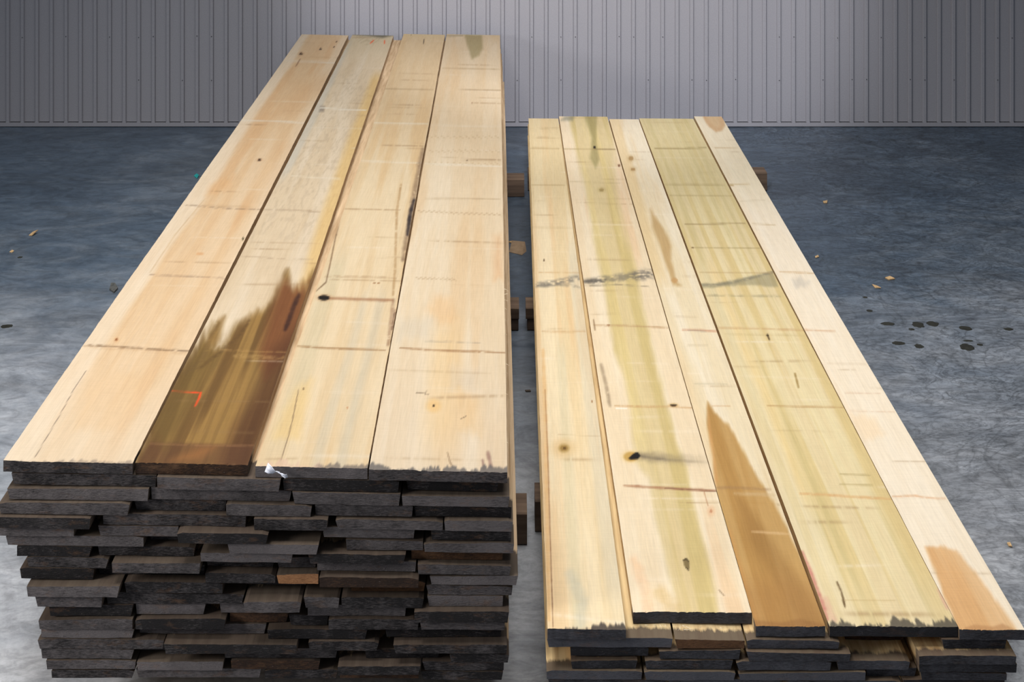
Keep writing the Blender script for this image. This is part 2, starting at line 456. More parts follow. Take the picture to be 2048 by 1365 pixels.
# ---- paint toolkit: works on the plank's surface grid
class Paint:
    def __init__(s, base, PX, PY, U, V, width, seed):
        s.X, s.Y, s.U, s.V, s.w, s.seed = PX, PY, U, V, width, seed
        s.C = np.ones(PX.shape + (3,)) * np.array(base, float)
        s.S = (PY - HOR) / 1433.0                   # size of a near pixel at this distance
        s.n = fbm(U * width * 30, V * 1.6, seed, 4)
        s.n2 = fbm(U * width * 90, V * 7, seed + 50, 3)
    def mixc(s, mask, c, k=1.0):
        m = np.clip(mask * k, 0, 1)[..., None]
        s.C = s.C * (1 - m) + np.array(c, float) * m
    def streak(s, c, k=0.5, lo=0.5, hi=0.75, fu=30, fv=0.8, sd=1):
        s.mixc(sstep(lo, hi, fbm(s.U * s.w * fu, s.V * fv, s.seed + sd * 31, 4)), c, k)
    def band(s, u0, u1, c, k=0.7, soft=0.06, wob=0.12, v0=None, v1=None, sd=2):
        uu = s.U + (fbm(s.V * 1.1, s.V * 0 + sd, s.seed + sd, 3) - 0.5) * wob * 2 + (s.n2 - 0.5) * 0.03
        m = sstep(u0 - soft, u0 + soft, uu) * (1 - sstep(u1 - soft, u1 + soft, uu))
        if v0 is not None: m = m * sstep(v0 - 0.15, v0 + 0.15, s.V)
        if v1 is not None: m = m * (1 - sstep(v1 - 0.15, v1 + 0.15, s.V))
        s.mixc(m, c, k)
    def seg(s, pts, wid, c, k=0.8, soft=1.0, noisy=0.0, fade=False):
        D = np.full(s.X.shape, 1e9); 
        for (x0, y0), (x1, y1) in zip(pts[:-1], pts[1:]):
            dx, dy = x1 - x0, y1 - y0
            t = np.clip(((s.X - x0) * dx + (s.Y - y0) * dy) / (dx * dx + dy * dy), 0, 1)
            D = np.minimum(D, np.hypot(s.X - x0 - t * dx, s.Y - y0 - t * dy))
        nz = fbm(s.X / 13.0 + s.seed, s.Y / 7.0 + len(pts), s.seed + 60, 3)
        (ex0, ey0), (ex1, ey1) = pts[0], pts[-1]
        de = np.minimum(np.hypot(s.X - ex0, s.Y - ey0), np.hypot(s.X - ex1, s.Y - ey1))
        tl_ = max(3.0, 0.16 * math.hypot(ex1 - ex0, ey1 - ey0))
        tp = 0.45 + 0.55 * sstep(0, tl_, de)
        w_ = wid * 0.5 * (0.45 + 1.1 * nz) * tp
        m = (1 - sstep(w_ * 0.35, w_ + soft * 1.15, D)) * (0.62 + 0.5 * nz)
        if noisy: m = m * sstep(noisy - 0.22, noisy + 0.18, fbm(s.X / 9.0, s.Y / 3.0, s.seed + 77, 3))
        if fade:
            (x0, y0), (x1, y1) = pts[0], pts[-1]
            t = np.clip(((s.X - x0) * (x1 - x0) + (s.Y - y0) * (y1 - y0)) / ((x1 - x0) ** 2 + (y1 - y0) ** 2), 0, 1)
            m = m * (1 - t) ** 0.8
        s.mixc(m, c, k)
    def poly(s, pts, c, k=0.9, soft=6.0, wob=0.0):
        n = len(pts)
        X = s.X + (wob and (fbm(s.X / 14., s.Y / 50., s.seed + 9, 3) - 0.5) * 2 * wob)
        Yy = s.Y + (wob and (fbm(s.X / 9. + 50, s.Y / 40., s.seed + 19, 3) - 0.5) * 3 * wob)
        ins = np.zeros(X.shape, bool); D = np.full(X.shape, 1e9)
        for i in range(n):
            x0, y0 = pts[i]; x1, y1 = pts[(i + 1) % n]
            cond = ((y0 > Yy) != (y1 > Yy))
            xi = (x1 - x0) * (Yy - y0) / ((y1 - y0) + 1e-9) + x0
            ins ^= cond & (X < xi)
            dx, dy = x1 - x0, y1 - y0
            t = np.clip(((X - x0) * dx + (Yy - y0) * dy) / (dx * dx + dy * dy + 1e-9), 0, 1)
            D = np.minimum(D, np.hypot(X - x0 - t * dx, Yy - y0 - t * dy))
        sd = np.where(ins, D, -D)
        m = sstep(-soft, soft, sd)
        if c is not None: s.mixc(m, c, k)
        return m
    def knot(s, x, y, rx, ry, c=(20, 14, 10), k=0.95, halo=None, hk=0.4, hr=2.6):
        d = np.hypot((s.X - x) / rx, (s.Y - y) / ry)
        if halo is not None:
            dh = np.hypot((s.X - x) / (rx * hr), (s.Y - y) / (ry * hr))
            s.mixc(1 - sstep(0.3, 1.0, dh), halo, hk)
        s.mixc(1 - sstep(0.75, 1.2, d), c, k)
    def fringe(s, depth, c, k, thr=0.35, x0=-9e9, x1=9e9, f=160):
        lim = depth * np.clip((0.45 * fbm(s.U * s.w * f, s.V * 6, s.seed + 5, 3) + 0.55 * fbm(s.U * s.w * f * 0.12, s.V * 2, s.seed + 6, 3) - thr) * 2.6, 0, 1.4)
        m = sstep(-0.004, 0.010, lim - s.V) * (1 - sstep(x1 - 15, x1 + 15, s.X)) * sstep(x0 - 15, x0 + 15, s.X)
        s.mixc(m, c, k)
    def sawlines(s, seed, n=14, k=0.16, c=(150, 118, 80)):
        r = np.random.RandomState(seed); L = s.V.max()
        for i in range(n):
            v = r.rand() * L; wv = 0.003 + r.rand() * 0.006
            a, b = sorted(r.rand(2)); cc = c if r.rand() < 0.55 else (245, 232, 210)
            m = np.exp(-((s.V - v - (s.U - .5) * 0.01 * r.randn()) / wv) ** 2) * sstep(a - .1, a + .1, s.U) * (1 - sstep(b + .1, b + .4, s.U))
            s.mixc(m * sstep(0.3, 0.6, s.n2 + .1), cc, k + r.rand() * 0.25)

def px_rows(yn, yf, step=2.6):
    """lengthwise parameters spaced evenly as seen from the camera end"""
    n = int((yn - yf) / step)
    ys = np.linspace(yn, yf, n)
    Yd = 1.0 / (ys - HOR)
    return (Yd - Yd[0]) / (Yd[-1] - Yd[0])

YL = 3.12
YR = 3.09
def top_board(name, pf, pb, ytopL, ytopR, ybl, ybr, Yref, yfront_off, Yback, mats, seed, paintf, label, group, nu=100, thick=None, lift=0.0, edge_amp=0.0025, cup=0.0, step=2.6):
    """pf / pb: photo x of the left and right arris at the near and far end"""
    zl, zr = zat(ytopL, Yref) + lift, zat(ytopR, Yref) + lift
    Yf = Yref + yfront_off
    def X(x, Y): return (x - 1024) * Y / F
    fl_ = Vector((X(pf[0], Yf), Yf, zl)); fr_ = Vector((X(pf[1], Yf), Yf, zr))
    bl_ = Vector((X(pb[0], Yback), Yback, zl)); br_ = Vector((X(pb[1], Yback), Yback, zr))
    tl = zl - zat(ybl, Yref); tr = zr - zat(ybr, Yref)
    yn = HOR + F * (H - zl) / Yf; yf = HOR + F * (H - zl) / Yback
    rp = px_rows(yn, yf, step)
    o = board_mesh(name, fl_, fr_, bl_, br_, tl, tr, None, nu, mats, seed, rowpos=rp, paint=paintf, albedo=0.70 if group == GL else 0.92, rough=0.0014, edge_amp=edge_amp, cup=cup)
    tag(o, label, 'board', group)
    return o

GL = 'boards of the tall left stack'
GR = 'boards of the low right stack'

# interface lines (photo y of the front plane) for the left stack, left and right side
LL = [922, 945, 970, 996, 1022, 1046, 1068, 1090, 1112, 1134, 1157, 1182, 1208, 1232, 1255, 1276, 1297, 1318, 1338, 1357]
LR = [943, 965, 990, 1014, 1037, 1060, 1082, 1104, 1126, 1147, 1168, 1189, 1211, 1234, 1257, 1278, 1298, 1319, 1338, 1357]
def lline(k, x): t = (x - 5) / 1010.0; return LL[k] * (1 - t) + LR[k] * t

# ---- painted figures of the nine top boards
def pL1(PX, PY, U, V, w_):
    p = Paint((228, 194, 152), PX, PY, U, V, w_, 11)
    p.streak((236, 210, 176), 0.6, 0.45, 0.7, 22, 0.5, 1)
    p.streak((222, 178, 130), 0.6, 0.5, 0.72, 14, 0.9, 2)
    p.band(-0.3, 0.2, (240, 222, 196), 0.75, 0.05, 0.08)
    p.band(0.86, 1.3, (236, 212, 180), 0.5, 0.06, 0.05, sd=5)
    p.mixc(1 - sstep(0.0, 0.55, V), (238, 220, 194), 0.55)
    p.poly([(230, 740), (300, 760), (250, 860), (150, 860), (170, 790)], (232, 194, 148), 0.35, 14, 6)
    p.poly([(600, 170), (640, 150), (690, 140), (660, 180), (580, 230), (540, 240)], (216, 172, 124), 0.4, 14, 5)
    p.poly([(420, 370), (470, 350), (460, 380), (410, 392)], (226, 170, 112), 0.35, 8, 5)
    p.sawlines(3, 22)
    p.seg([(160, 690), (235, 694), (300, 699), (380, 703)], 2.6, (110, 84, 60), 0.75, 2, 0.42)
    p.seg([(165, 693), (260, 699), (378, 708)], 6, (206, 168, 124), 0.35, 3, 0.4)
    p.seg([(372, 410), (450, 417), (520, 419)], 2.0, (120, 96, 76), 0.5, 1.6, 0.42)
    p.seg([(300, 550), (400, 554), (450, 557)], 2.0, (130, 104, 84), 0.5, 1.6, 0.45)
    p.seg([(480, 241), (560, 243), (612, 246)], 2, (238, 226, 206), 0.7, 1.6)
    p.seg([(572, 122), (640, 124), (690, 127)], 2, (238, 226, 206), 0.6, 1.4)
    p.seg([(172, 742), (150, 775), (120, 830), (70, 915)], 0.9, (120, 104, 92), 0.75, 0.8)
    p.seg([(410, 398), (350, 470), (300, 545)], 1.0, (206, 172, 130), 0.5, 1.5)
    p.knot(233, 680, 3, 3, (140, 78, 40), 0.8, (226, 170, 110))
    p.knot(519, 320, 4, 2, (70, 46, 30), 0.9, (200, 150, 105))
    p.knot(602, 108, 3.5, 2.5, (70, 48, 34), 0.9, (205, 160, 115))
    p.knot(641, 98, 2.6, 2, (52, 36, 30), 0.9)
    p.knot(668, 94, 1.6, 1.4, (70, 46, 36), 0.9)
    p.knot(673, 84, 1.6, 1.2, (90, 60, 44), 0.8)
    p.knot(486, 478, 2, 4, (62, 54, 22), 0.8)
    p.knot(400, 508, 8, 3, (220, 160, 104), 0.5)
    p.seg([(600, 118), (598, 122), (592, 132)], 1.4, (120, 84, 60), 0.6)
    p.fringe(0.02, (120, 108, 100), 0.5, 0.45)
    return p.C
def pL2(PX, PY, U, V, w_):
    p = Paint((226, 204, 172), PX, PY, U, V, w_, 12)
    p.streak((214, 190, 156), 0.5, 0.45, 0.7, 26, 1.5, 1)
    p.streak((236, 220, 196), 0.5, 0.5, 0.7, 16, 0.6, 2)
    p.mixc(sstep(0.5, 0.68, fbm(U * w_ * 120, V * 22, 88, 3)) * sstep(1.2, 1.6, V) * (1 - sstep(3.6, 4.2, V)), (196, 176, 148), 0.35)
    p.band(0.86, 1.2, (228, 186, 112), 0.65, 0.08, 0.05, 0.9, 3.8)
    p.band(-0.2, 0.10, (206, 202, 190), 0.6, 0.05, 0.05, 2.1, 4.6, sd=7)
    p.poly([(640, 212), (650, 212), (648, 224), (638, 224)], (130, 120, 110), 0.6, 3)
    p.mixc(sstep(3.9, 4.7, V), (208, 192, 158), 0.5)
    # heartwood flame
    m = p.poly([(262, 940), (300, 850), (340, 775), (385, 702), (410, 672), (436, 640), (447, 640), (440, 672), (428, 700), (450, 690), (478, 650), (508, 630), (538, 612), (553, 590), (566, 552), (575, 540), (580, 570), (598, 584), (612, 560), (640, 540), (640, 700), (560, 940)], (136, 104, 52), 0.93, 13, 7)
    p.mixc(m * sstep(0.42, 0.6, fbm(U * w_ * 28, V * 0.9, 41, 3)), (172, 132, 72), 0.55)
    p.mixc(m * sstep(0.5, 0.62, fbm(U * w_ * 130, V * 1.4, 45, 3)), (84, 60, 32), 0.18)
    p.mixc(m * sstep(0.5, 0.66, fbm(U * w_ * 40, V * 1.2, 42, 3)), (96, 68, 34), 0.6)
    p.mixc(m * p.poly([(560, 560), (620, 560), (600, 690), (530, 760), (520, 700)], None, soft=16), (120, 66, 38), 0.7)
    p.mixc(m * p.poly([(545, 700), (600, 650), (560, 830), (520, 950), (430, 950), (470, 850), (510, 780)], None, soft=20), (84, 50, 28), 0.65)
    p.mixc(m * p.poly([(260, 950), (300, 885), (530, 892), (510, 950)], None, soft=5), (96, 62, 40), 0.6)
    p.mixc(m * p.poly([(400, 895), (430, 895), (400, 920), (340, 922)], None, soft=12), (168, 112, 62), 0.6)
    p.mixc(m * p.poly([(300, 840), (395, 690), (440, 700), (400, 790), (330, 900)], None, soft=18), (116, 92, 46), 0.6)
    p.seg([(437, 645), (420, 680), (405, 720), (370, 750)], 6, (110, 84, 50), 0.5, 5, 0.35)
    p.seg([(500, 640), (480, 670), (440, 705), (395, 740)], 3, (92, 66, 36), 0.5, 4, 0.4)
    p.seg([(598, 590), (588, 612), (578, 640), (570, 660)], 6, (58, 32, 24), 0.85, 4)
    p.seg([(470, 712), (540, 716), (570, 716)], 6, (206, 168, 108), 0.4, 4, 0.35)
    p.seg([(440, 700), (520, 704), (580, 705)], 2, (190, 150, 92), 0.4, 2, 0.4)
    p.seg([(300, 888), (400, 892), (510, 892)], 2, (176, 130, 90), 0.4, 2, 0.3)
    p.sawlines(5, 26)
    p.seg([(482, 512), (560, 518), (625, 520)], 1.8, (170, 146, 118), 0.45, 1.6, 0.4)
    p.seg([(520, 420), (580, 421), (640, 424)], 1.8, (160, 136, 108), 0.45, 1.5, 0.4)
    p.seg([(583, 352), (640, 356), (680, 358)], 2.0, (240, 226, 200), 0.6, 1.5)
    p.seg([(640, 216), (690, 219), (732, 221)], 2.2, (244, 234, 214), 0.8, 1.2)
    p.poly([(700, 60), (790, 60), (790, 70), (765, 76), (735, 72), (700, 69)], (96, 94, 80), 0.75, 3)
    for q in range(4):
        a = 12 + q * 5
        p.seg([(735 + a * math.cos(t), 68 + a * 0.75 * math.sin(t)) for t in np.linspace(0.3, 2.9, 9)], 0.9, (170, 156, 122), 0.35, 0.9)
    # orange lumber marks
    OR = (255, 84, 36)
    p.seg([(340, 783), (403, 785.5)], 2.4, OR, 0.97, 0.8)
    p.seg([(402, 785), (398, 797), (390, 813)], 4.0, OR, 0.95, 1.0)
    p.seg([(741, 86), (747, 81)], 1.6, OR, 0.85, 1.0)
    p.seg([(769, 81), (769, 87)], 1.8, OR, 0.9, 1.0)
    return p.C
def pL3(PX, PY, U, V, w_):
    p = Paint((229, 203, 163), PX, PY, U, V, w_, 13)
    p.streak((238, 218, 184), 0.6, 0.45, 0.7, 26, 0.5, 1)
    p.streak((224, 188, 138), 0.6, 0.5, 0.72, 20, 0.7, 2)
    p.band(0.52, 0.62, (212, 202, 180), 0.5, 0.04, 0.05, None, 1.0, sd=3)
    p.band(0.74, 0.84, (204, 194, 172), 0.5, 0.04, 0.04, None, 1.0, sd=4)
    p.band(0.05, 0.25, (208, 200, 170), 0.4, 0.06, 0.06, 0.1, 1.3, sd=6)
    p.mixc(sstep(2.2, 3.2, V), (220, 188, 146), 0.4)
    p.poly([(590, 780), (625, 760), (600, 880), (545, 880), (565, 820)], (238, 202, 136), 0.6, 14, 5)
    p.sawlines(7, 24)
    p.seg([(595, 693), (640, 696), (690, 698), (770, 701)], 3.0, (150, 110, 68), 0.7, 1.6, 0.3)
    p.seg([(650, 553), (720, 554), (792, 556)], 2.0, (168, 136, 100), 0.55, 1.5, 0.35)
    p.seg([(690, 418), (740, 419), (800, 421)], 2.2, (160, 126, 88), 0.55, 1.5, 0.35)
    p.seg([(720, 322), (800, 325), (845, 326)], 2.4, (240, 228, 204), 0.6, 1.6)
    p.seg([(745, 246), (800, 247), (855, 248)], 2.4, (240, 228, 204), 0.6, 1.6)
    p.seg([(770, 177), (820, 178), (866, 179)], 1.6, (160, 134, 96), 0.45, 1.2)
    p.knot(648, 596, 12.0, 5.6, (22, 16, 12), 0.98, (206, 150, 100), 0.4, 2.0)
    p.seg([(660, 597), (720, 599), (785, 601)], 3.5, (150, 100, 66), 0.65, 3)
    p.knot(757, 566, 3, 1.6, (150, 96, 50), 0.8); p.knot(749, 566, 3, 1.5, (140, 90, 50), 0.7)
    p.knot(607, 778, 1.8, 1.8, (90, 66, 40), 0.8); p.knot(695, 816, 1.6, 3, (190, 120, 70), 0.6)
    p.seg([(597, 780), (585, 840), (575, 880), (561, 922)], 1.3, (112, 90, 70), 0.75, 1.0)
    p.seg([(712, 335), (700, 365), (690, 400), (678, 430), (672, 470)], 4, (136, 104, 74), 0.65, 3, 0.3)
    p.seg([(672, 470), (660, 530), (652, 565), (633, 582)], 1.6, (110, 82, 56), 0.7, 1.5)
    p.seg([(640, 520), (650, 470), (668, 420), (690, 350)], 9, (206, 182, 130), 0.5, 5)
    p.seg([(846, 300), (836, 350), (826, 400), (820, 440), (806, 520)], 6, (120, 94, 72), 0.6, 5, 0.2)
    p.seg([(828, 400), (820, 430), (815, 470)], 5, (48, 40, 40), 0.9, 3)
    p.seg([(802, 370), (794, 420), (792, 470), (790, 540), (786, 590)], 2.0, (170, 132, 84), 0.6, 3, 0.3)
    p.seg([(787, 600), (782, 640), (776, 690)], 5, (150, 112, 82), 0.6, 3, 0.3)
    p.seg([(790, 620), (784, 660)], 3, (96, 64, 50), 0.7, 2, 0.3)
    p.seg([(848, 79), (847, 87)], 1.4, (60, 48, 36), 0.85, 0.8)
    p.seg([(824, 64), (822, 72)], 1.4, (120, 98, 70), 0.7, 0.8)
    p.mixc(sstep(4.6, 4.85, V), (226, 206, 160), 0.4)
    p.fringe(0.03, (120, 110, 102), 0.75, 0.38, 630)
    p.fringe(0.05, (224, 186, 166), 0.5, 0.4, -9e9, 640)
    return p.C
def pL4(PX, PY, U, V, w_):
    p = Paint((231, 208, 174), PX, PY, U, V, w_, 14)
    p.streak((240, 224, 198), 0.6, 0.45, 0.7, 20, 0.5, 1)
    p.streak((226, 192, 148), 0.55, 0.52, 0.74, 18, 0.8, 2)
    p.mixc(sstep(1.9, 3.0, V), (222, 192, 152), 0.35)
    p.mixc(1 - sstep(0, 0.8, V), (238, 218, 192), 0.4)
    p.band(0.35, 0.62, (240, 200, 138), 0.4, 0.1, 0.06, 0.1, 0.8, sd=4)
    p.poly([(870, 590), (900, 600), (910, 640), (880, 650), (855, 620)], (236, 190, 136), 0.5, 14, 6)
    p.poly([(800, 640), (870, 640), (860, 680), (795, 680)], (216, 204, 184), 0.45, 14, 6)
    p.poly([(900, 730), (960, 740), (950, 780), (900, 780)], (214, 202, 184), 0.3, 14, 6)
    p.poly([(920, 780), (960, 800), (960, 870), (920, 860)], (236, 190, 128), 0.4, 16, 6)
    p.poly([(990, 470), (1002, 470), (1005, 560), (985, 560)], (222, 168, 118), 0.45, 10, 5)
    p.sawlines(9, 30)
    p.seg([(800, 696), (850, 700), (900, 702), (960, 704), (1010, 706)], 3.0, (156, 114, 74), 0.75, 1.6, 0.28)
    p.seg([(850, 683), (900, 684), (960, 686)], 1.6, (150, 138, 124), 0.5, 1.4, 0.42)
    for i in range(16):
        x0 = 836 + i * 10.5; y0 = 421 + i * 0.45
        p.seg([(x0, y0), (x0 + 9, y0 + 4)], 1.2, (170, 140, 104), 0.5, 1.2)
    for i in range(9):
        x0 = 832 + i * 9; y0 = 555 + i * 0.3
        p.seg([(x0, y0), (x0 + 8, y0 + 4)], 1.2, (166, 136, 100), 0.45, 1.2)
    p.seg([(850, 397), (930, 398), (1000, 399)], 1.4, (166, 140, 104), 0.45, 1.3)
    for i in range(12):
        x0 = 858 + i * 12
        for yy in (325, 300, 272):
            p.seg([(x0, yy), (x0 + 9, yy + 5)], 1.0, (182, 152, 112), 0.35, 1.1)
    p.seg([(850, 328), (930, 330), (1004, 333)], 2.4, (242, 230, 208), 0.6, 1.6)
    p.seg([(862, 250), (930, 252), (1003, 253)], 1.6, (242, 230, 208), 0.4, 1.4)
    p.seg([(915, 180), (960, 180), (1002, 181)], 1.3, (160, 134, 98), 0.55, 1.0)
    p.seg([(885, 137), (940, 138), (1000, 138)], 1.3, (176, 150, 110), 0.5, 1.0)
    p.poly([(928, 64), (964, 64), (966, 98), (958, 112), (944, 118), (938, 98)], (150, 136, 88), 0.6, 4, 2)
    p.seg([(930, 70), (1000, 68)], 2.0, (240, 228, 204), 0.5, 1.2)
    p.seg([(893, 72), (925, 71)], 2.5, (130, 120, 90), 0.5, 1.5)
    p.knot(867, 812, 2.4, 2.2, (60, 42, 26), 0.95, (238, 190, 120), 0.6, 9)
    p.knot(944, 207, 1.8, 1.4, (140, 100, 70), 0.8); p.knot(934, 322, 2.2, 1.4, (120, 96, 72), 0.7)
    p.seg([(832, 786), (845, 787), (858, 789)], 1.2, (120, 100, 80), 0.7, 1)
    p.seg([(853, 782), (850, 790)], 1.2, (120, 100, 80), 0.6, 1)
    p.seg([(922, 838), (932, 833)], 1.0, (110, 90, 70), 0.7, 0.8)
    p.seg([(895, 905), (900, 925), (906, 935)], 2, (120, 92, 64), 0.6, 1.5)
    p.seg([(976, 905), (982, 935)], 6, (128, 86, 80), 0.6, 3)
    p.seg([(965, 920), (968, 938)], 3, (130, 94, 88), 0.6, 2)
    p.fringe(0.034, (112, 106, 102), 0.85, 0.30)
    return p.C
def pR1(PX, PY, U, V, w_):
    p = Paint((229, 206, 164), PX, PY, U, V, w_, 21)
    p.streak((238, 222, 190), 0.6, 0.45, 0.7, 30, 0.5, 1)
    p.streak((226, 190, 142), 0.6, 0.5, 0.72, 26, 0.6, 2)
    p.band(0.36, 0.52, (212, 204, 174), 0.5, 0.06, 0.06, None, 1.5, sd=3)
    p.band(0.80, 1.1, (212, 202, 178), 0.5, 0.06, 0.05, 0.1, 2.4, sd=4)
    p.mixc(sstep(2.6, 3.4, V), (216, 196, 150), 0.45)
    p.sawlines(13, 22)
    p.knot(1128, 897, 12, 9.5, (186, 158, 102), 0.9, (214, 180, 128), 0.6, 3.0)
    p.knot(1128, 897, 8, 6, (150, 118, 62), 0.8); p.knot(1129, 897, 3.5, 2.6, (96, 70, 34), 0.8)
    p.seg([(1074, 571), (1090, 569), (1110, 566), (1140, 560), (1166, 553)], 8, (104, 100, 94), 0.7, 5, 0.44)
    p.seg([(1076, 571), (1110, 569), (1165, 575)], 3, (116, 110, 100), 0.5, 3, 0.5)
    p.seg([(1078, 545), (1120, 545), (1160, 545)], 1.6, (200, 160, 110), 0.5, 1.5, 0.3)
    p.seg([(1085, 663), (1120, 664), (1170, 663)], 2.6, (196, 156, 110), 0.55, 2, 0.3)
    p.seg([(1060, 296), (1118, 297)], 1.8, (176, 150, 106), 0.6, 1.3)
    p.seg([(1064, 370), (1130, 370)], 1.6, (176, 150, 106), 0.5, 1.3)
    p.seg([(1066, 455), (1145, 456)], 1.6, (196, 170, 126), 0.5, 1.3)
    p.seg([(1090, 780), (1095, 900), (1098, 1000), (1106, 1255)], 1.6, (128, 88, 62), 0.75, 1.2)
    p.seg([(1086, 700), (1090, 820), (1094, 1000), (1098, 1240)], 5, (226, 178, 118), 0.6, 4)
    p.knot(1088, 521, 1.6, 2.6, (90, 64, 44), 0.8); p.knot(1184, 803, 1.6, 3, (140, 90, 50), 0.7)
    p.seg([(1140, 1150), (1165, 1200), (1162, 1250)], 12, (188, 186, 170), 0.5, 12)
    p.fringe(0.03, (62, 56, 54), 0.85, 0.45, 1110)
    return p.C
def pR2(PX, PY, U, V, w_):
    p = Paint((233, 212, 178), PX, PY, U, V, w_, 22)
    p.streak((240, 226, 200), 0.5, 0.45, 0.7, 22, 0.5, 1)
    p.streak((230, 190, 146), 0.5, 0.52, 0.74, 18, 0.8, 2)
    m = p.poly([(1365, 1260), (1330, 1120), (1310, 1040), (1300, 960), (1272, 925), (1265, 880), (1265, 820), (1250, 760), (1228, 700), (1215, 600), (1190, 480), (1172, 380), (1150, 300), (1140, 220), (1214, 220), (1226, 300), (1235, 380), (1255, 480), (1275, 560), (1290, 640), (1320, 760), (1345, 860), (1370, 930), (1385, 1000), (1405, 1080), (1425, 1150), (1440, 1260)], (215, 194, 144), 0.85, 9, 4)
    p.mixc(m * sstep(0.45, 0.7, fbm(U * w_ * 30, V * 0.6, 91, 3)), (198, 176, 112), 0.6)
    p.mixc(m * sstep(0.5, 0.75, fbm(U * w_ * 50, V * 1.0, 92, 3)), (228, 206, 146), 0.5)
    p.poly([(1168, 230), (1193, 230), (1192, 290), (1198, 320), (1190, 338), (1180, 320), (1182, 275)], (158, 146, 96), 0.7, 4, 2)
    p.poly([(1130, 232), (1150, 232), (1146, 242), (1122, 240)], (130, 132, 116), 0.6, 4, 2)
    p.sawlines(15, 24)
    p.knot(1189, 295, 2.6, 3.0, (40, 30, 20), 0.95); p.seg([(1189, 298), (1230, 299)], 1.8, (130, 106, 70), 0.7, 1.3)
    p.seg([(1125, 298), (1188, 298)], 1.4, (170, 146, 100), 0.5, 1.3)
    p.knot(1203, 380, 5, 3.2, (158, 136, 84), 0.8, (186, 162, 106)); p.knot(1238, 331, 2.6, 3, (126, 86, 60), 0.85)
    p.seg([(1140, 364), (1240, 366)], 1.4, (176, 152, 110), 0.45, 1.2)
    p.seg([(1152, 448), (1265, 450)], 2.0, (238, 222, 190), 0.5, 1.3)
    p.seg([(1168, 566), (1200, 561), (1225, 558), (1260, 552), (1306, 547)], 11, (112, 106, 94), 0.72, 6, 0.38)
    p.seg([(1275, 550), (1306, 548)], 18, (104, 98, 92), 0.65, 7, 0.38)
    p.seg([(1170, 563), (1210, 562)], 5, (70, 66, 64), 0.6, 3, 0.4)
    p.seg([(1180, 572), (1240, 570), (1300, 574)], 1.4, (120, 108, 90), 0.6, 1.4, 0.3)
    p.knot(1217, 651, 3, 2, (140, 88, 50), 0.85); p.seg([(1188, 651), (1260, 652), (1335, 656)], 2.2, (170, 130, 90), 0.6, 1.8, 0.3)
    p.seg([(1187, 640), (1190, 660)], 2, (120, 90, 60), 0.7, 1.5)
    p.seg([(1202, 730), (1212, 770), (1220, 812)], 3.5, (140, 120, 96), 0.6, 4, 0.25)
    p.knot(1347, 811, 7, 2.8, (40, 30, 16), 0.95, (206, 166, 100), 0.6, 2.2)
    p.seg([(1230, 812), (1290, 814), (1345, 814), (1390, 817)], 2.4, (192, 146, 96), 0.6, 2, 0.25)
    p.seg([(1232, 817), (1254, 818)], 1.6, (250, 244, 232), 0.9, 1)
    p.knot(1262, 914, 15, 10, (190, 150, 74), 0.8, (222, 186, 112), 0.5, 1.8)
    p.seg([(1280, 912), (1330, 918), (1420, 922)], 13, (138, 124, 100), 0.75, 8, fade=True)
    p.seg([(1280, 913), (1330, 920), (1425, 926)], 3, (112, 100, 84), 0.6, 3, fade=True)
    p.poly([(1256, 918), (1264, 910), (1270, 906), (1276, 905), (1281, 912), (1276, 919), (1262, 920)], (20, 18, 18), 0.97, 1.4)
    p.seg([(1248, 972), (1300, 975), (1360, 979), (1432, 982)], 5.0, (170, 124, 92), 0.85, 1.6, 0.1)
    p.seg([(1330, 977), (1432, 983)], 1.6, (120, 78, 58), 0.7, 1.2, 0.3)
    p.seg([(1408, 984), (1416, 1012)], 1.4, (170, 120, 84), 0.6, 1.4)
    p.knot(1422, 1023, 3, 4, (196, 138, 100), 0.85, (226, 176, 134), 0.5, 4)
    p.poly([(1366, 1120), (1374, 1118), (1379, 1126), (1379, 1138), (1376, 1142), (1368, 1132)], (122, 104, 66), 0.9, 1.5)
    p.seg([(1366, 1122), (1372, 1118), (1378, 1124)], 2, (56, 44, 28), 0.9, 1); p.seg([(1372, 1136), (1377, 1141)], 2, (56, 44, 28), 0.9, 1)
    p.seg([(1438, 1181), (1448, 1192)], 2, (120, 96, 70), 0.8, 1)
    p.seg([(1268, 1120), (1290, 1180), (1300, 1240)], 14, (238, 190, 146), 0.5, 10)
    p.seg([(1322, 1185), (1345, 1215), (1355, 1260)], 18, (206, 170, 104), 0.4, 12)
    return p.C
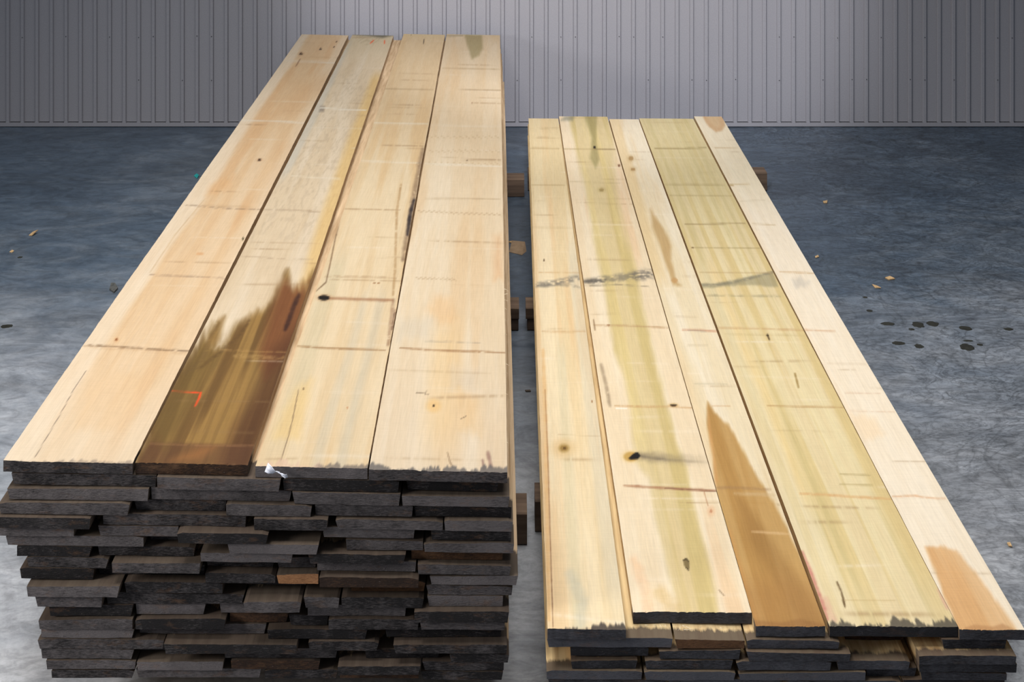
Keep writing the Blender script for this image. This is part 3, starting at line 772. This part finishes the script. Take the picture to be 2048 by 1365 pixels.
def pR3(PX, PY, U, V, w_):
    p = Paint((231, 213, 178), PX, PY, U, V, w_, 23)
    p.streak((240, 228, 206), 0.6, 0.45, 0.7, 22, 0.5, 1)
    p.streak((228, 200, 156), 0.5, 0.52, 0.74, 18, 0.8, 2)
    p.band(-0.2, 0.3, (226, 196, 144), 0.6, 0.1, 0.05, 2.0, None, sd=4)
    p.sawlines(17, 18)
    p.poly([(1300, 420), (1312, 440), (1330, 462), (1343, 490), (1342, 520), (1352, 560), (1362, 572), (1345, 572), (1335, 540), (1318, 490), (1304, 455)], (186, 150, 96), 0.75, 5, 3)
    p.knot(1262, 317, 5, 5, (170, 134, 84), 0.8, (200, 170, 120)); p.knot(1266, 339, 4.5, 3.5, (168, 130, 80), 0.8, (200, 170, 120))
    p.knot(1349, 561, 7, 5, (196, 150, 96), 0.7)
    m = p.poly([(1417, 806), (1428, 826), (1455, 850), (1480, 890), (1500, 930), (1525, 970), (1560, 1030), (1595, 1100), (1640, 1200), (1665, 1265), (1500, 1265), (1478, 1180), (1455, 1090), (1432, 980), (1425, 920), (1416, 860), (1415, 820)], (188, 146, 84), 0.88, 5, 3)
    p.mixc(m * sstep(0.45, 0.68, fbm(U * w_ * 26, V * 0.7, 141, 3)), (170, 126, 66), 0.6)
    p.mixc(m * p.poly([(1480, 1000), (1530, 1060), (1580, 1130), (1660, 1262), (1600, 1262), (1560, 1180), (1500, 1080)], None, soft=14), (150, 110, 60), 0.5)
    p.mixc(m * p.poly([(1440, 1050), (1460, 1060), (1520, 1260), (1500, 1262)], None, soft=8), (206, 150, 88), 0.6)
    p.mixc(m * p.poly([(1500, 1240), (1560, 1246), (1600, 1238), (1650, 1250), (1660, 1265), (1500, 1265)], None, soft=4), (128, 88, 52), 0.5)
    p.mixc(m * p.poly([(1415, 815), (1422, 860), (1436, 960), (1430, 980), (1418, 900)], None, soft=4), (212, 158, 100), 0.6)
    p.mixc(m * (p.n > 0.0) * sstep(0.25, 0.1, V), (164, 118, 68), 0.4)
    p.seg([(1365, 660), (1400, 661), (1436, 663)], 2.8, (196, 138, 104), 0.75, 1.6, 0.2)
    p.seg([(1376, 661), (1412, 663)], 1.6, (140, 130, 120), 0.5, 1.4)
    p.seg([(1375, 691), (1415, 691)], 1.8, (198, 178, 144), 0.5, 2); p.seg([(1390, 768), (1455, 769)], 2.6, (200, 186, 156), 0.6, 2.5, 0.3)
    p.seg([(1425, 812), (1460, 813)], 1.6, (206, 168, 124), 0.6, 1.4)
    p.seg([(1430, 976), (1480, 976), (1540, 980)], 3, (150, 116, 84), 0.45, 3, 0.3)
    p.seg([(1470, 988), (1530, 990), (1548, 991)], 5, (208, 180, 138), 0.55, 3, 0.25)
    p.seg([(1504, 1064), (1580, 1069)], 3, (226, 190, 142), 0.6, 2)
    return p.C
def pR4(PX, PY, U, V, w_):
    p = Paint((226, 206, 162), PX, PY, U, V, w_, 24)
    p.streak((232, 216, 172), 0.7, 0.42, 0.66, 26, 0.35, 1)
    p.streak((212, 186, 124), 0.6, 0.5, 0.70, 34, 0.4, 2)
    p.streak((198, 180, 126), 0.5, 0.55, 0.75, 60, 0.3, 3)
    p.mixc(sstep(2.2, 3.2, V), (206, 190, 142), 0.5)
    p.band(-0.2, 0.22, (230, 214, 178), 0.5, 0.08, 0.05, None, 2.2, sd=4)
    p.band(0.16, 0.26, (230, 196, 130), 0.45, 0.05, 0.04, 0.5, 2.2, sd=5)
    p.mixc(1 - sstep(0, 0.3, V), (230, 210, 168), 0.4)
    p.sawlines(19, 22)
    p.poly([(1402, 567), (1430, 567), (1480, 558), (1545, 542), (1556, 574), (1500, 570), (1440, 574), (1404, 577)], (150, 142, 112), 0.6, 3, 2)
    p.seg([(1404, 570), (1430, 571), (1480, 562), (1545, 545)], 3, (120, 116, 100), 0.6, 3, 0.35)
    p.seg([(1412, 591), (1450, 592), (1560, 593)], 3, (140, 130, 100), 0.5, 2, 0.42)
    p.seg([(1310, 297), (1370, 297), (1412, 296)], 2.2, (146, 126, 80), 0.65, 1.4, 0.2)
    p.seg([(1330, 369), (1450, 370)], 1.6, (158, 138, 92), 0.55, 1.2); p.seg([(1340, 391), (1462, 392)], 1.4, (170, 150, 104), 0.45, 1.2)
    p.seg([(1370, 449), (1490, 447)], 1.8, (148, 126, 82), 0.6, 1.3); p.seg([(1385, 496), (1520, 497)], 1.8, (152, 132, 86), 0.5, 1.3, 0.25)
    p.knot(1385, 496, 2.5, 1.5, (110, 80, 40), 0.8)
    p.seg([(1400, 545), (1544, 546)], 1.8, (180, 150, 104), 0.5, 1.4)
    p.seg([(1437, 656), (1530, 658), (1608, 661)], 2.6, (192, 150, 104), 0.6, 1.6, 0.25)
    p.seg([(1450, 669), (1612, 671)], 1.4, (186, 164, 114), 0.5, 1.3)
    p.knot(1535, 671, 3, 2.4, (44, 32, 18), 0.95); p.seg([(1535, 671), (1539, 680)], 2.4, (70, 52, 28), 0.9, 1.4)
    p.seg([(1590, 748), (1597, 775)], 2.6, (150, 120, 66), 0.8, 2)
    p.seg([(1535, 812), (1600, 814), (1690, 815)], 2.2, (176, 136, 86), 0.65, 1.6, 0.2)
    p.seg([(1680, 949), (1740, 951)], 2, (168, 148, 100), 0.6, 1.8); p.seg([(1680, 969), (1745, 971)], 2, (176, 156, 106), 0.6, 1.8)
    p.seg([(1600, 988), (1650, 990), (1700, 994), (1785, 999)], 4, (214, 166, 112), 0.75, 2, 0.2)
    p.seg([(1674, 1165), (1683, 1185), (1690, 1215)], 3, (86, 62, 34), 0.9, 1.8)
    p.seg([(1690, 1201), (1790, 1202)], 1.8, (198, 170, 120), 0.5, 1.8)
    p.seg([(1604, 1105), (1622, 1150), (1640, 1195), (1655, 1240)], 6, (196, 116, 106), 0.75, 4)
    p.seg([(1650, 1200), (1668, 1240)], 8, (214, 160, 140), 0.5, 6)
    p.seg([(1880, 1180), (1895, 1215)], 6, (206, 150, 140), 0.6, 5)
    p.fringe(0.042, (84, 78, 68), 0.85, 0.34)
    return p.C
def pR5(PX, PY, U, V, w_):
    p = Paint((241, 225, 200), PX, PY, U, V, w_, 25)
    p.streak((246, 234, 214), 0.5, 0.45, 0.7, 14, 0.4, 1)
    p.streak((238, 212, 176), 0.4, 0.55, 0.78, 14, 0.5, 2)
    p.mixc(sstep(2.6, 3.4, V), (226, 212, 176), 0.4)
    p.sawlines(21, 14, 0.1)
    m = p.poly([(1852, 1096), (1882, 1094), (1915, 1104), (1945, 1140), (1985, 1190), (2042, 1272), (1915, 1275), (1905, 1230), (1875, 1160)], (222, 178, 126), 0.85, 6, 3)
    p.mixc(m * sstep(0.45, 0.7, fbm(U * w_ * 24, V * 0.9, 151, 3)), (212, 158, 100), 0.5)
    p.mixc(m * p.poly([(1930, 1256), (1950, 1250), (1985, 1254), (2005, 1248), (2030, 1260), (2048, 1275), (1925, 1275)], None, soft=3), (176, 128, 84), 0.55)
    p.poly([(1400, 226), (1446, 226), (1450, 252), (1444, 262), (1432, 264), (1418, 254)], (196, 152, 106), 0.7, 3, 2)
    p.poly([(1408, 226), (1436, 226), (1440, 250), (1434, 256), (1424, 248)], (216, 190, 150), 0.5, 3, 1)
    p.seg([(1430, 296), (1475, 297)], 1.6, (196, 166, 120), 0.5, 1.2)
    p.seg([(1452, 370), (1466, 371)], 2.2, (166, 132, 80), 0.6, 1.5); p.seg([(1460, 369), (1500, 368)], 1.4, (196, 170, 120), 0.5, 1.4)
    p.seg([(1480, 402), (1530, 401)], 1.4, (206, 188, 156), 0.4, 1.4); p.seg([(1505, 448), (1550, 450)], 1.6, (190, 162, 116), 0.5, 1.4)
    p.seg([(1560, 544), (1628, 547)], 1.8, (206, 170, 124), 0.6, 1.6, 0.2)
    p.poly([(1580, 560), (1600, 552), (1618, 562), (1612, 574), (1592, 576)], (196, 188, 176), 0.5, 6, 5)
    p.seg([(1605, 660), (1670, 663)], 1.8, (206, 160, 120), 0.6, 1.6, 0.25)
    p.seg([(1690, 786), (1760, 788)], 1.6, (216, 182, 150), 0.5, 1.6, 0.3); p.seg([(1700, 822), (1790, 825)], 1.6, (216, 182, 150), 0.5, 1.6, 0.3)
    p.seg([(1785, 994), (1830, 992), (1850, 996), (1890, 998)], 2.6, (216, 164, 120), 0.7, 1.8, 0.25)
    p.poly([(1700, 830), (1750, 835), (1770, 870), (1730, 880)], (242, 214, 176), 0.6, 10, 4)
    return p.C

MT = [M_TOP, M_ENDL, M_BODYL]
tops_left = [
    (( 5, 264), (603, 697), 7.86, 0.000, pL1, 'pale tan plank at the left edge of the tall stack, cracked lengthwise', 0, 0.0026),
    ((271, 496), (704.5, 787), 7.88, 0.004, pL2, 'plank with a dark brown flame stain and an orange corner mark', 0, 0.002),
    ((512, 735), (808, 890), 7.93, 0.000, pL3, 'plank with an oval black knot hole between the flame stained and widest planks', 0, 0.0028),
    ((738, 1015), (893.5, 1000), 7.95, -0.004, pL4, 'wide pale plank along the aisle edge of the tall left stack', 0, 0.0012),
]
for i, (pf, pb, yb, off, pf_, lab, lift, ea) in enumerate(tops_left):
    a, b_ = pf
    top_board('lumber_board', pf, pb, lline(0, a), lline(0, b_), lline(1, a) - 0.6, lline(1, b_) - 0.6, YL, off, yb, MT if i != 1 else [M_TOP, M_ENDB, M_BODYL], 100 + i, pf_, lab, GL, nu=110, edge_amp=ea)

ORD = ['topmost', 'second', 'third', 'fourth', 'fifth', 'sixth', 'seventh', 'eighth', 'ninth', 'tenth', 'eleventh', 'twelfth', 'thirteenth', 'fourteenth', 'fifteenth', 'sixteenth', 'seventeenth', 'eighteenth', 'bottom']
NTH = ['leftmost', 'second from left', 'third from left', 'fourth from left', 'fifth from left', 'sixth from left', 'seventh from left']

# x spans of the board ends in each lower layer; third value: how far the end stands out (m); fourth: tone
rows_left = {
    1: [(22, 312, -.004), (315, 562, .006), (566, 798, .0), (812, 997, -.012)],
    2: [(16, 298, .004), (301, 582, -.006), (585, 801, .004), (804, 1019, .003)],
    3: [(1, 262, .012), (265, 450, -.012), (453, 624, .006), (630, 826, .0), (828, 1023, -.004)],
    4: [(-2, 186, .022), (206, 492, .002), (510, 657, .014), (672, 886, .006), (889, 1026, .008)],
    5: [(-5, 150, .008), (197, 357, .002), (360, 540, .028), (645, 829, -.004), (862, 1023, .0)],
    6: [(12, 287, .0), (292, 455, -.03), (459, 640, .022), (692, 846, .0), (848, 1028, .006)],
    7: [(34, 183, .0), (194, 388, -.008), (403, 587, .012), (618, 812, .014), (822, 1006, -.01, 'B')],
    8: [(53, 217, .0), (228, 404, .018), (408, 548, -.014), (552, 632, -.012), (634, 832, -.002), (836, 1022, .008)],
    9: [(40, 188, .0), (192, 405, -.02), (412, 552, .008), (555, 638, .01, 'O'), (641, 838, .02, 'B'), (860, 1036, .006)],
    10: [(60, 245, .022), (250, 446, .004), (482, 610, -.03), (700, 850, -.008, 'B'), (853, 1025, .004)],
    11: [(73, 208, .012), (212, 488, .0), (492, 606, .03), (609, 680, .012), (684, 848, .012), (855, 1006, .004)],
    12: [(98, 266, .0), (270, 410, -.006), (437, 587, -.012), (615, 812, -.002), (830, 1018, .022)],
    13: [(79, 267, .008), (272, 452, .006), (456, 574, -.02, 'B'), (576, 655, -.01), (658, 838, .006), (840, 1010, .006)],
    14: [(82, 268, .0), (275, 530, -.016), (535, 735, .002), (770, 1003, -.006)],
    15: [(76, 328, .002), (332, 596, .02), (618, 758, .008), (788, 1014, .018)],
    16: [(82, 268, .0), (272, 415, -.03), (448, 675, -.004), (730, 880, -.004), (900, 1018, .012)],
    17: [(93, 272, .002), (275, 448, .006), (462, 640, .002, 'B'), (678, 842, .022), (845, 1008, .006)],
    18: [(103, 268, .0), (272, 522, -.002), (530, 675, .0), (680, 838, .0, 'B'), (842, 1006, .006)],
}
rng = random.Random(5)
SL = -0.01186
def low_board(k, j, n, span, line, Yref, slope, Yb, mats, seed, label, group, gap=0.0012):
    a, b_ = span[0], span[1]
    out = span[2]
    r = random.Random(seed)
    Yf = Yref - out
    xa, xb = (a - 1024) * Yref / F, (b_ - 1024) * Yref / F
    zt_l, zt_r = zat(line(k, a), Yref), zat(line(k, b_), Yref)
    zb_l, zb_r = zat(line(k + 1, a), Yref), zat(line(k + 1, b_), Yref)
    d1, d2 = gap + r.random() ** 3 * 0.0045, gap + r.random() ** 3 * 0.0045
    fl_ = Vector((xa - slope * out * 0, Yf, zt_l - d1)); fr_ = Vector((xb, Yf, zt_r - d2))
    dY = Yb - Yf
    bl_ = Vector((xa + slope * dY, Yb, zt_l - d1)); br_ = Vector((xb + slope * dY, Yb, zt_r - d2))
    tl, tr = (zt_l - d1) - zb_l, (zt_r - d2) - zb_r
    rp = [0, 0.0015, 0.005, 0.012, 0.03, 0.1, 0.3, 0.6, 1.0]
    sk = (r.random() * 0.006, -r.random() * 0.006)
    o = board_mesh('lumber_board', fl_, fr_, bl_, br_, tl, tr, None, 16, mats, seed, rowpos=rp, rough=0.0011, chamfer=r.choice([0, .001, .003]), skew=sk, cup=0.0)
    tag(o, label, 'board', group)
    return o

tone_word = {'B': 'brown-ended', 'O': 'orange-ended', None: 'dark-ended'}
for k, spans in rows_left.items():
    for j, s in enumerate(spans):
        tn = s[3] if len(s) > 3 else None
        end = {'B': M_ENDB, 'O': M_ENDO, None: M_ENDL}[tn]
        pos = 'rightmost' if j == len(spans) - 1 else NTH[j]
        lay = 'bottom layer' if k == 18 else ORD[k] + ' layer down'
        lab = '%s board, %s in the %s of the tall left stack' % (tone_word[tn], pos, lay)
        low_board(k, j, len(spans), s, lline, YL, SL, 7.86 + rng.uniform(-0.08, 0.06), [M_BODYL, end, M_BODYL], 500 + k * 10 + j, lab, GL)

# ---- right stack
RLl = [1255, 1276.5, 1297, 1317.5, 1338, 1357, 1375]
RLr = [1263, 1284, 1303, 1322, 1341, 1359, 1375]
def rline(k, x): t = (x - 1096) / 952.0; return RLl[k] * (1 - t) + RLr[k] * t
tops_right = [
    ((1095, 1252), (1057, 1116.5), 7.40, -0.006, pR1, 'narrow plank with a round knot at the aisle edge of the low stack', 0.0),
    ((1266, 1503), (1118, 1214.5), 7.44, 0.055, pR2, 'plank with an open black knot and a brown cross line, set back', 0.002),
    ((1512, 1651), (1218.5, 1277), 7.40, 0.010, pR3, 'plank with a long pointed brown flame stain in the low stack', 0.0),
    ((1659, 1916), (1278.5, 1386.5), 7.42, 0.012, pR4, 'yellowish straight-grained plank with a pink left edge in the low stack', 0.0),
    ((1919, 2050), (1388, 1443), 7.47, 0.004, pR5, 'whitest plank, tan stained near end, right edge of the low stack', 0.0),
]
for i, (pf, pb, yb, off, pf_, lab, lift) in enumerate(tops_right):
    a, b_ = pf
    top_board('lumber_board', pf, pb, rline(0, a), rline(0, b_), rline(1, a) - 0.6, rline(1, b_) - 0.6, YR, off, yb, [M_TOP, M_ENDR, M_BODYR], 200 + i, pf_, lab, GR, nu=100, lift=lift, edge_amp=0.0008)
rows_right = {
    1: [(1094, 1346, -.004), (1350, 1490, -.002, 'B'), (1494, 1680, -.004), (1700, 1834, -.09), (1886, 2016, -.008)],
    2: [(1141, 1298, -.01), (1318, 1481, .0), (1492, 1700, .006), (1704, 1828, -.07, 'B'), (1834, 2028, .014)],
    3: [(1142, 1275, .0), (1290, 1466, .0), (1472, 1662, .004), (1674, 1820, .0), (1836, 2031, .008)],
    4: [(1093, 1284, .004), (1288, 1470, .006), (1476, 1730, .006), (1735, 1836, -.01), (1840, 2012, .004)],
    5: [(1096, 1330, .002), (1336, 1560, .0), (1566, 1800, .004), (1806, 2010, .0)],
}
for k, spans in rows_right.items():
    for j, s in enumerate(spans):
        tn = s[3] if len(s) > 3 else None
        pos = 'rightmost' if j == len(spans) - 1 else NTH[j]
        lay = 'bottom layer' if k == 5 else ORD[k] + ' layer down'
        lab = '%s board, %s in the %s of the low right stack' % (tone_word[tn], pos, lay)
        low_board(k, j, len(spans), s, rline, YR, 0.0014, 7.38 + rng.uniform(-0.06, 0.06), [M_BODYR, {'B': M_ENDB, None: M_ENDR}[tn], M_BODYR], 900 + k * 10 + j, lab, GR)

# ------------------------------------------------------------------ bolsters under the stacks
def bolster(x0, x1, Y, z0, z1, d, label, seed, yaw=0.0):
    r = random.Random(seed)
    n = 10
    V, Fc, mi = [], [], []
    xs = np.linspace(0, x1 - x0, n)
    c = 0.004
    prof = [(0, c), (c, 0), (d - c, 0), (d, c), (d, z1 - z0 - c), (d - c, z1 - z0), (c, z1 - z0), (0, z1 - z0 - c)]
    for x in xs:
        jx = r.uniform(-.002, .002)
        for (yy, zz) in prof: V.append((x, yy + (jx if 0.001 < zz < (z1 - z0 - .001) else jx * .5), zz))
    m = len(prof)
    for i in range(n - 1):
        for j in range(m):
            Fc.append((i * m + j, (i + 1) * m + j, (i + 1) * m + (j + 1) % m, i * m + (j + 1) % m)); mi.append(0)
    Fc.append(tuple(range(m))); mi.append(1)
    Fc.append(tuple(reversed(range((n - 1) * m, n * m)))); mi.append(1)
    o = mesh_obj('timber_bolster', V, Fc, [M_BOLST, M_BOLSTE], loc=(x0, Y, z0), midx=mi)
    tag(o, label, 'bolster', 'wooden bolsters under the stacks')
    return o
ZB = zat(1357, YL)
ZBR = zat(1375, YR)
bolster(-1.02, .040, 3.80, 0, ZB, .105, 'near brown wooden bolster jutting from under the tall stack', 1)
bolster(.062, 1.04, 3.86, 0, ZBR, .10, 'near brown wooden bolster beneath the low stack', 2)
bolster(-1.04, .0236, 5.21, 0, ZB * .5, .10, 'lower of two middle bolster pieces under the tall stack', 3)
bolster(-1.04, .0256, 5.205, ZB * .5, ZB, .105, 'upper of two middle bolster pieces under the tall stack', 4)
bolster(.056, 1.04, 5.21, 0, ZBR * .5, .10, 'lower of two middle bolster pieces under the low stack', 5)
bolster(.050, 1.04, 5.205, ZBR * .5, ZBR, .105, 'upper of two middle bolster pieces under the low stack', 6)
bolster(-1.08, .058, 6.78, 0, ZB, .10, 'farthest brown wooden bolster under the tall stack', 7)
bolster(.076, 1.225, 6.88, 0, ZBR, .10, 'farthest bolster, jutting out right of the low stack', 8)

# ------------------------------------------------------------------ twisted white strap end in the stack front
def strap():
    Yp = YL - 0.012
    pts = [(533, 934, -.3, 8.5), (541, 937, -.1, 7.5), (549, 942, .5, 5.0), (553, 944, 1.1, 3.5), (558, 946, 1.3, 4.2), (565, 949, .7, 5.5), (571, 951, .5, 5.5), (575, 950, .4, 4.0)]
    V, Fc = [], []
    sc_ = Yp / F
    n = len(pts)
    for i, (x, y, tw, hw) in enumerate(pts):
        c = px(x, y, Yp)
        a = pts[max(0, i - 1)]; b = pts[min(n - 1, i + 1)]
        t = Vector((b[0] - a[0], 0, -(b[1] - a[1]))).normalized()
        nrm = Vector((-t.z, 0, t.x)); dep = Vector((0, -1, 0))
        for q in range(7):
            s = (q / 6 - .5) * 2
            fold = 0.0022 * math.sin(q * 2.1 + i)
            w1 = nrm * math.cos(tw) + dep * math.sin(tw)
            V.append(c + w1 * (s * hw * sc_) + dep * (fold + 0.003 + 0.004 * math.sin(i * 1.3)))
    m = 7
    for i in range(n - 1):
        for q in range(m - 1):
            Fc.append((i * m + q, (i + 1) * m + q, (i + 1) * m + q + 1, i * m + q + 1))
    o0 = px(553, 944, Yp)
    o = mesh_obj('plastic_strap', [v - o0 for v in V], Fc, M_PAPER, loc=o0, smooth=True)
    sm = o.modifiers.new('thick', 'SOLIDIFY'); sm.thickness = 0.0006
    tag(o, 'twisted white plastic strap end hanging at the front of the tall stack', 'strap')
strap()

# ------------------------------------------------------------------ splinters (parts of the boards they hang from)
def splinters(parent, items, r0=0.0006):
    for (a, b, c) in items:
        V, Fc = [], []
        P3 = [Vector(a), Vector(b), Vector(c)]
        for i, p in enumerate(P3):
            rr = r0 * (1.0 - 0.35 * i)
            for j in range(4):
                an = j * math.pi / 2
                V.append(p - parent.location + Vector((math.cos(an) * rr, math.sin(an) * rr * .6, math.sin(an) * rr)))
        for i in range(2):
            for j in range(4):
                Fc.append((i * 4 + j, i * 4 + (j + 1) % 4, (i + 1) * 4 + (j + 1) % 4, (i + 1) * 4 + j))
        Fc += [(3, 2, 1, 0), (8, 9, 10, 11)]
        mesh_obj('splinter', V, Fc, M_SPL, parent=parent)
objs = {o.get('label'): o for o in bpy.data.objects if o.get('label')}
rb2 = objs['plank with an open black knot and a brown cross line, set back']
Ys = YR + 0.050
its = []
for (x0, y0, x1, y1) in [(1320, 1249, 1323, 1259), (1330, 1250, 1332, 1255), (1362, 1252, 1356, 1262), (1365, 1252, 1372, 1255), (1372, 1254, 1386, 1261), (1368, 1260, 1388, 1260), (1290, 1247, 1296, 1252), (1308, 1249, 1311, 1253), (1402, 1254, 1396, 1258), (1440, 1256, 1446, 1260)]:
    z0 = zat(rline(1, x0), YR) + 0.0012
    def onz(x, y, dz):
        Yq = min(F * (H - z0 - dz) / (max(y, 1251) - HOR), YR + 0.052)
        return Vector(((x - 1024) * Yq / F, Yq, z0 + dz))
    its.append((onz(x0, y0, .0022), onz((x0 + x1) / 2 + 1, (y0 + y1) / 2, .0030), onz(x1, y1, .0014)))
splinters(rb2, its)
lb4 = objs['wide pale plank along the aisle edge of the tall left stack']
its = []
for (y, dx, dy) in [(578, 8, 6), (590, 7, -5), (600, 7, 3), (616, 5, 6), (640, 4, 3), (728, 8, 5), (745, 4, 2), (790, 4, -3), (668, 4, 2), (885, 4, 3)]:
    zt = zat(942, YL) - .004
    Yq = F * (H - zt) / (y - HOR)
    xe = 1000 + (y - 66) * 15.0 / 874
    s = Yq / F
    p0 = Vector(((xe - 1024) * s - .001, Yq, zt)); p2 = p0 + Vector((dx * s, -.003, -dy * s * .6))
    its.append((p0, (p0 + p2) / 2 + Vector((0, 0, .001)), p2))
splinters(lb4, its, 0.0008)

# ------------------------------------------------------------------ small things on the floor
def blob(name, x, y, rx, ry, mat_, label, cat, group, seed, h=0.0005):
    r = random.Random(seed)
    c = pfloor(x, y); s = c.y / F
    a = rx * s; Y2 = F * H / (y - ry - HOR) - c.y; b = max(0.004, Y2)
    n = 20; V = []; Fc = []
    rad = [1 + r.uniform(-.13, .13) for _ in range(n)]
    for ring, (q, zz) in enumerate(((1.0, 0.0002), (0.86, h * .8), (0.5, h))):
        for i in range(n):
            t = 2 * math.pi * i / n
            V.append((a * q * rad[i] * math.cos(t), b * q * rad[i] * math.sin(t), zz))
    for k in range(2):
        for i in range(n):
            Fc.append((k * n + i, k * n + (i + 1) % n, (k + 1) * n + (i + 1) % n, (k + 1) * n + i))
    Fc.append(tuple(range(2 * n, 3 * n))); Fc.append(tuple(reversed(range(n))))
    o = mesh_obj(name, V, Fc, mat_, loc=(c.x, c.y, 0), smooth=True)
    tag(o, label, cat, group)
    return o
drips = [(1775, 648, 13, 3.5, 'curved dark drip, first of the upper row of floor drips'),
         (1836, 650, 12, 6, 'large round dark drip, second in the upper row'),
         (1865, 648, 12, 5, 'dark drip close right of the round drip in the upper row'),
         (1823, 659, 6, 2.2, 'tiny drip just below the round drip of the upper row'),
         (1931, 657, 13, 4.5, 'oval drip straight above the largest drip at the right'),
         (2017, 659, 9, 3, 'dark drip farthest right near the photo edge'),
         (1739, 622, 6, 2.5, 'small dark drip nearest the low stack, above the curved one'),
         (1730, 595, 5, 2, 'faintest small drip, farthest back beside the low stack'),
         (1797, 687, 13, 4, 'flat wide drip, first of the lower row of floor drips'),
         (1838, 693, 9, 4.5, 'dark drip second in the lower row'),
         (1934, 695, 14, 7, 'largest dark drip, at the right of the lower row'),
         (1936, 682, 10, 1.8, 'thin dark streak drip just above the largest drip'),
         (1960, 690, 6, 2.4, 'small drip touching the right of the largest drip'),
         (13, 653, 12, 4, 'lone oval dark drip at the left edge of the floor'),
         (40, 515, 5, 1.8, 'small dark drip far left beyond the lone oval one')]
for i, (x, y, rx, ry, lab) in enumerate(drips):
    blob('oil_drip', x, y, rx, ry, M_OIL, lab, 'stain', 'dark drips on the floor', i)

def chip(name, pts, th, mat_, label, cat, group=None):
    """flat scrap: outline given as floor positions, lifted corners by third value"""
    P3 = [pfloor(x, y) + Vector((0, 0, zz)) for x, y, zz in pts]
    o0 = P3[0].copy(); o0.z = 0
    n = len(P3)
    V = [p - o0 + Vector((0, 0, 0.0004)) for p in P3] + [p - o0 + Vector((0, 0, th)) for p in P3]
    Fc = [tuple(reversed(range(n))), tuple(range(n, 2 * n))] + [(i, (i + 1) % n, n + (i + 1) % n, n + i) for i in range(n)]
    o = mesh_obj(name, V, Fc, mat_, loc=o0)
    tag(o, label, cat, group)
    return o
# folded cardboard scrap in the aisle
a, b_, c_, d_ = pfloor(1018, 505), pfloor(1044, 511), pfloor(1050, 492), pfloor(1024, 488)
up = Vector((0, 0, .016))
e_ = pfloor(1053, 503)
o0 = a.copy()
th = Vector((0, 0, .0016))
V = [a, b_, c_ + up, d_ + up * .8, a + th, b_ + th, c_ + up + th, d_ + up * .8 + th, e_, e_ + Vector((.002, 0, .0004)), e_ + Vector((.002, .004, .0004)), e_ + Vector((0, .004, 0))]
Fc = [(3, 2, 1, 0), (4, 5, 6, 7), (0, 1, 5, 4), (1, 2, 6, 5), (2, 3, 7, 6), (3, 0, 4, 7), (5, 8, 6), (1, 2, 8)]
cb = mesh_obj('cardboard_scrap', [v - o0 for v in V], Fc, M_CARD, loc=o0)
tag(cb, 'folded brown cardboard scrap lying in the aisle between the stacks', 'cardboard')
chip('wood_chip', [(58, 472, 0), (66, 467, .004), (76, 467, .012), (72, 470, .012), (64, 473, .002)], .004, M_CHIP, 'largest wood chip on the left floor, beside a dark scuff', 'wood chip', 'wood chips on the floor')
chip('wood_chip', [(19, 505, 0), (24, 502, .002), (28, 504, .002), (24, 506, 0)], .003, M_CHIP, 'tiny wood chip at the far left edge of the floor', 'wood chip', 'wood chips on the floor')
chip('dirt_clod', [(219, 581, 0), (222, 574, .01), (230, 575, .012), (236, 580, .004), (228, 587, 0)], .006, mat_simple('dry_dirt', (60, 62, 60), (92, 92, 90), 90, 0.95), 'grey brown dirt clod close to the left side of the tall stack', 'debris')
chip('plastic_scrap', [(388, 353, 0), (393, 351, .006), (398, 354, .006), (394, 358, 0)], .004, M_TEAL, 'teal plastic scrap beside the left edge of the tall stack', 'scrap')
chip('wood_chip', [(1770, 557, 0), (1780, 556, .004), (1790, 560, .002), (1777, 561, 0)], .004, M_CHIP, 'flat wood chip on the right floor above the drips', 'wood chip', 'wood chips on the floor')
chip('wood_chip', [(1744, 570, 0), (1754, 574, .002), (1762, 578, .002), (1750, 577, 0)], .003, M_CHIP, 'thin curled shaving below the flat chip on the right floor', 'wood chip', 'wood chips on the floor')
chip('wood_chip', [(1646, 404, 0), (1655, 404, .004), (1654, 408, .002), (1647, 407, 0)], .004, M_CHIP, 'wood chip on the far right floor, halfway to the wall', 'wood chip', 'wood chips on the floor')
chip('wood_chip', [(1630, 514, 0), (1636, 513, .003), (1638, 516, .003), (1631, 517, 0)], .003, M_CHIP, 'pale chip right beside the right edge of the low stack', 'wood chip', 'wood chips on the floor')
chip('wood_chip', [(2014, 1088, 0), (2020, 1089, .003), (2024, 1097, .003), (2017, 1094, 0)], .003, M_CHIP, 'wood chip nearest the viewer on the right floor', 'wood chip', 'wood chips on the floor')
chip('wood_chip', [(1050, 782, 0), (1060, 782, .001), (1062, 785, .001), (1052, 785, 0)], .003, mat_simple('dark_chip', (70, 60, 50), (90, 78, 66), 50), 'dark chip in the aisle between near and middle bolsters', 'wood chip', 'wood chips on the floor')
chip('wood_chip', [(1016, 485, 0), (1022, 484, .002), (1031, 485, .002), (1022, 487, 0)], .003, M_CHIP, 'orange-tinted chip behind the cardboard scrap', 'wood chip', 'wood chips on the floor')
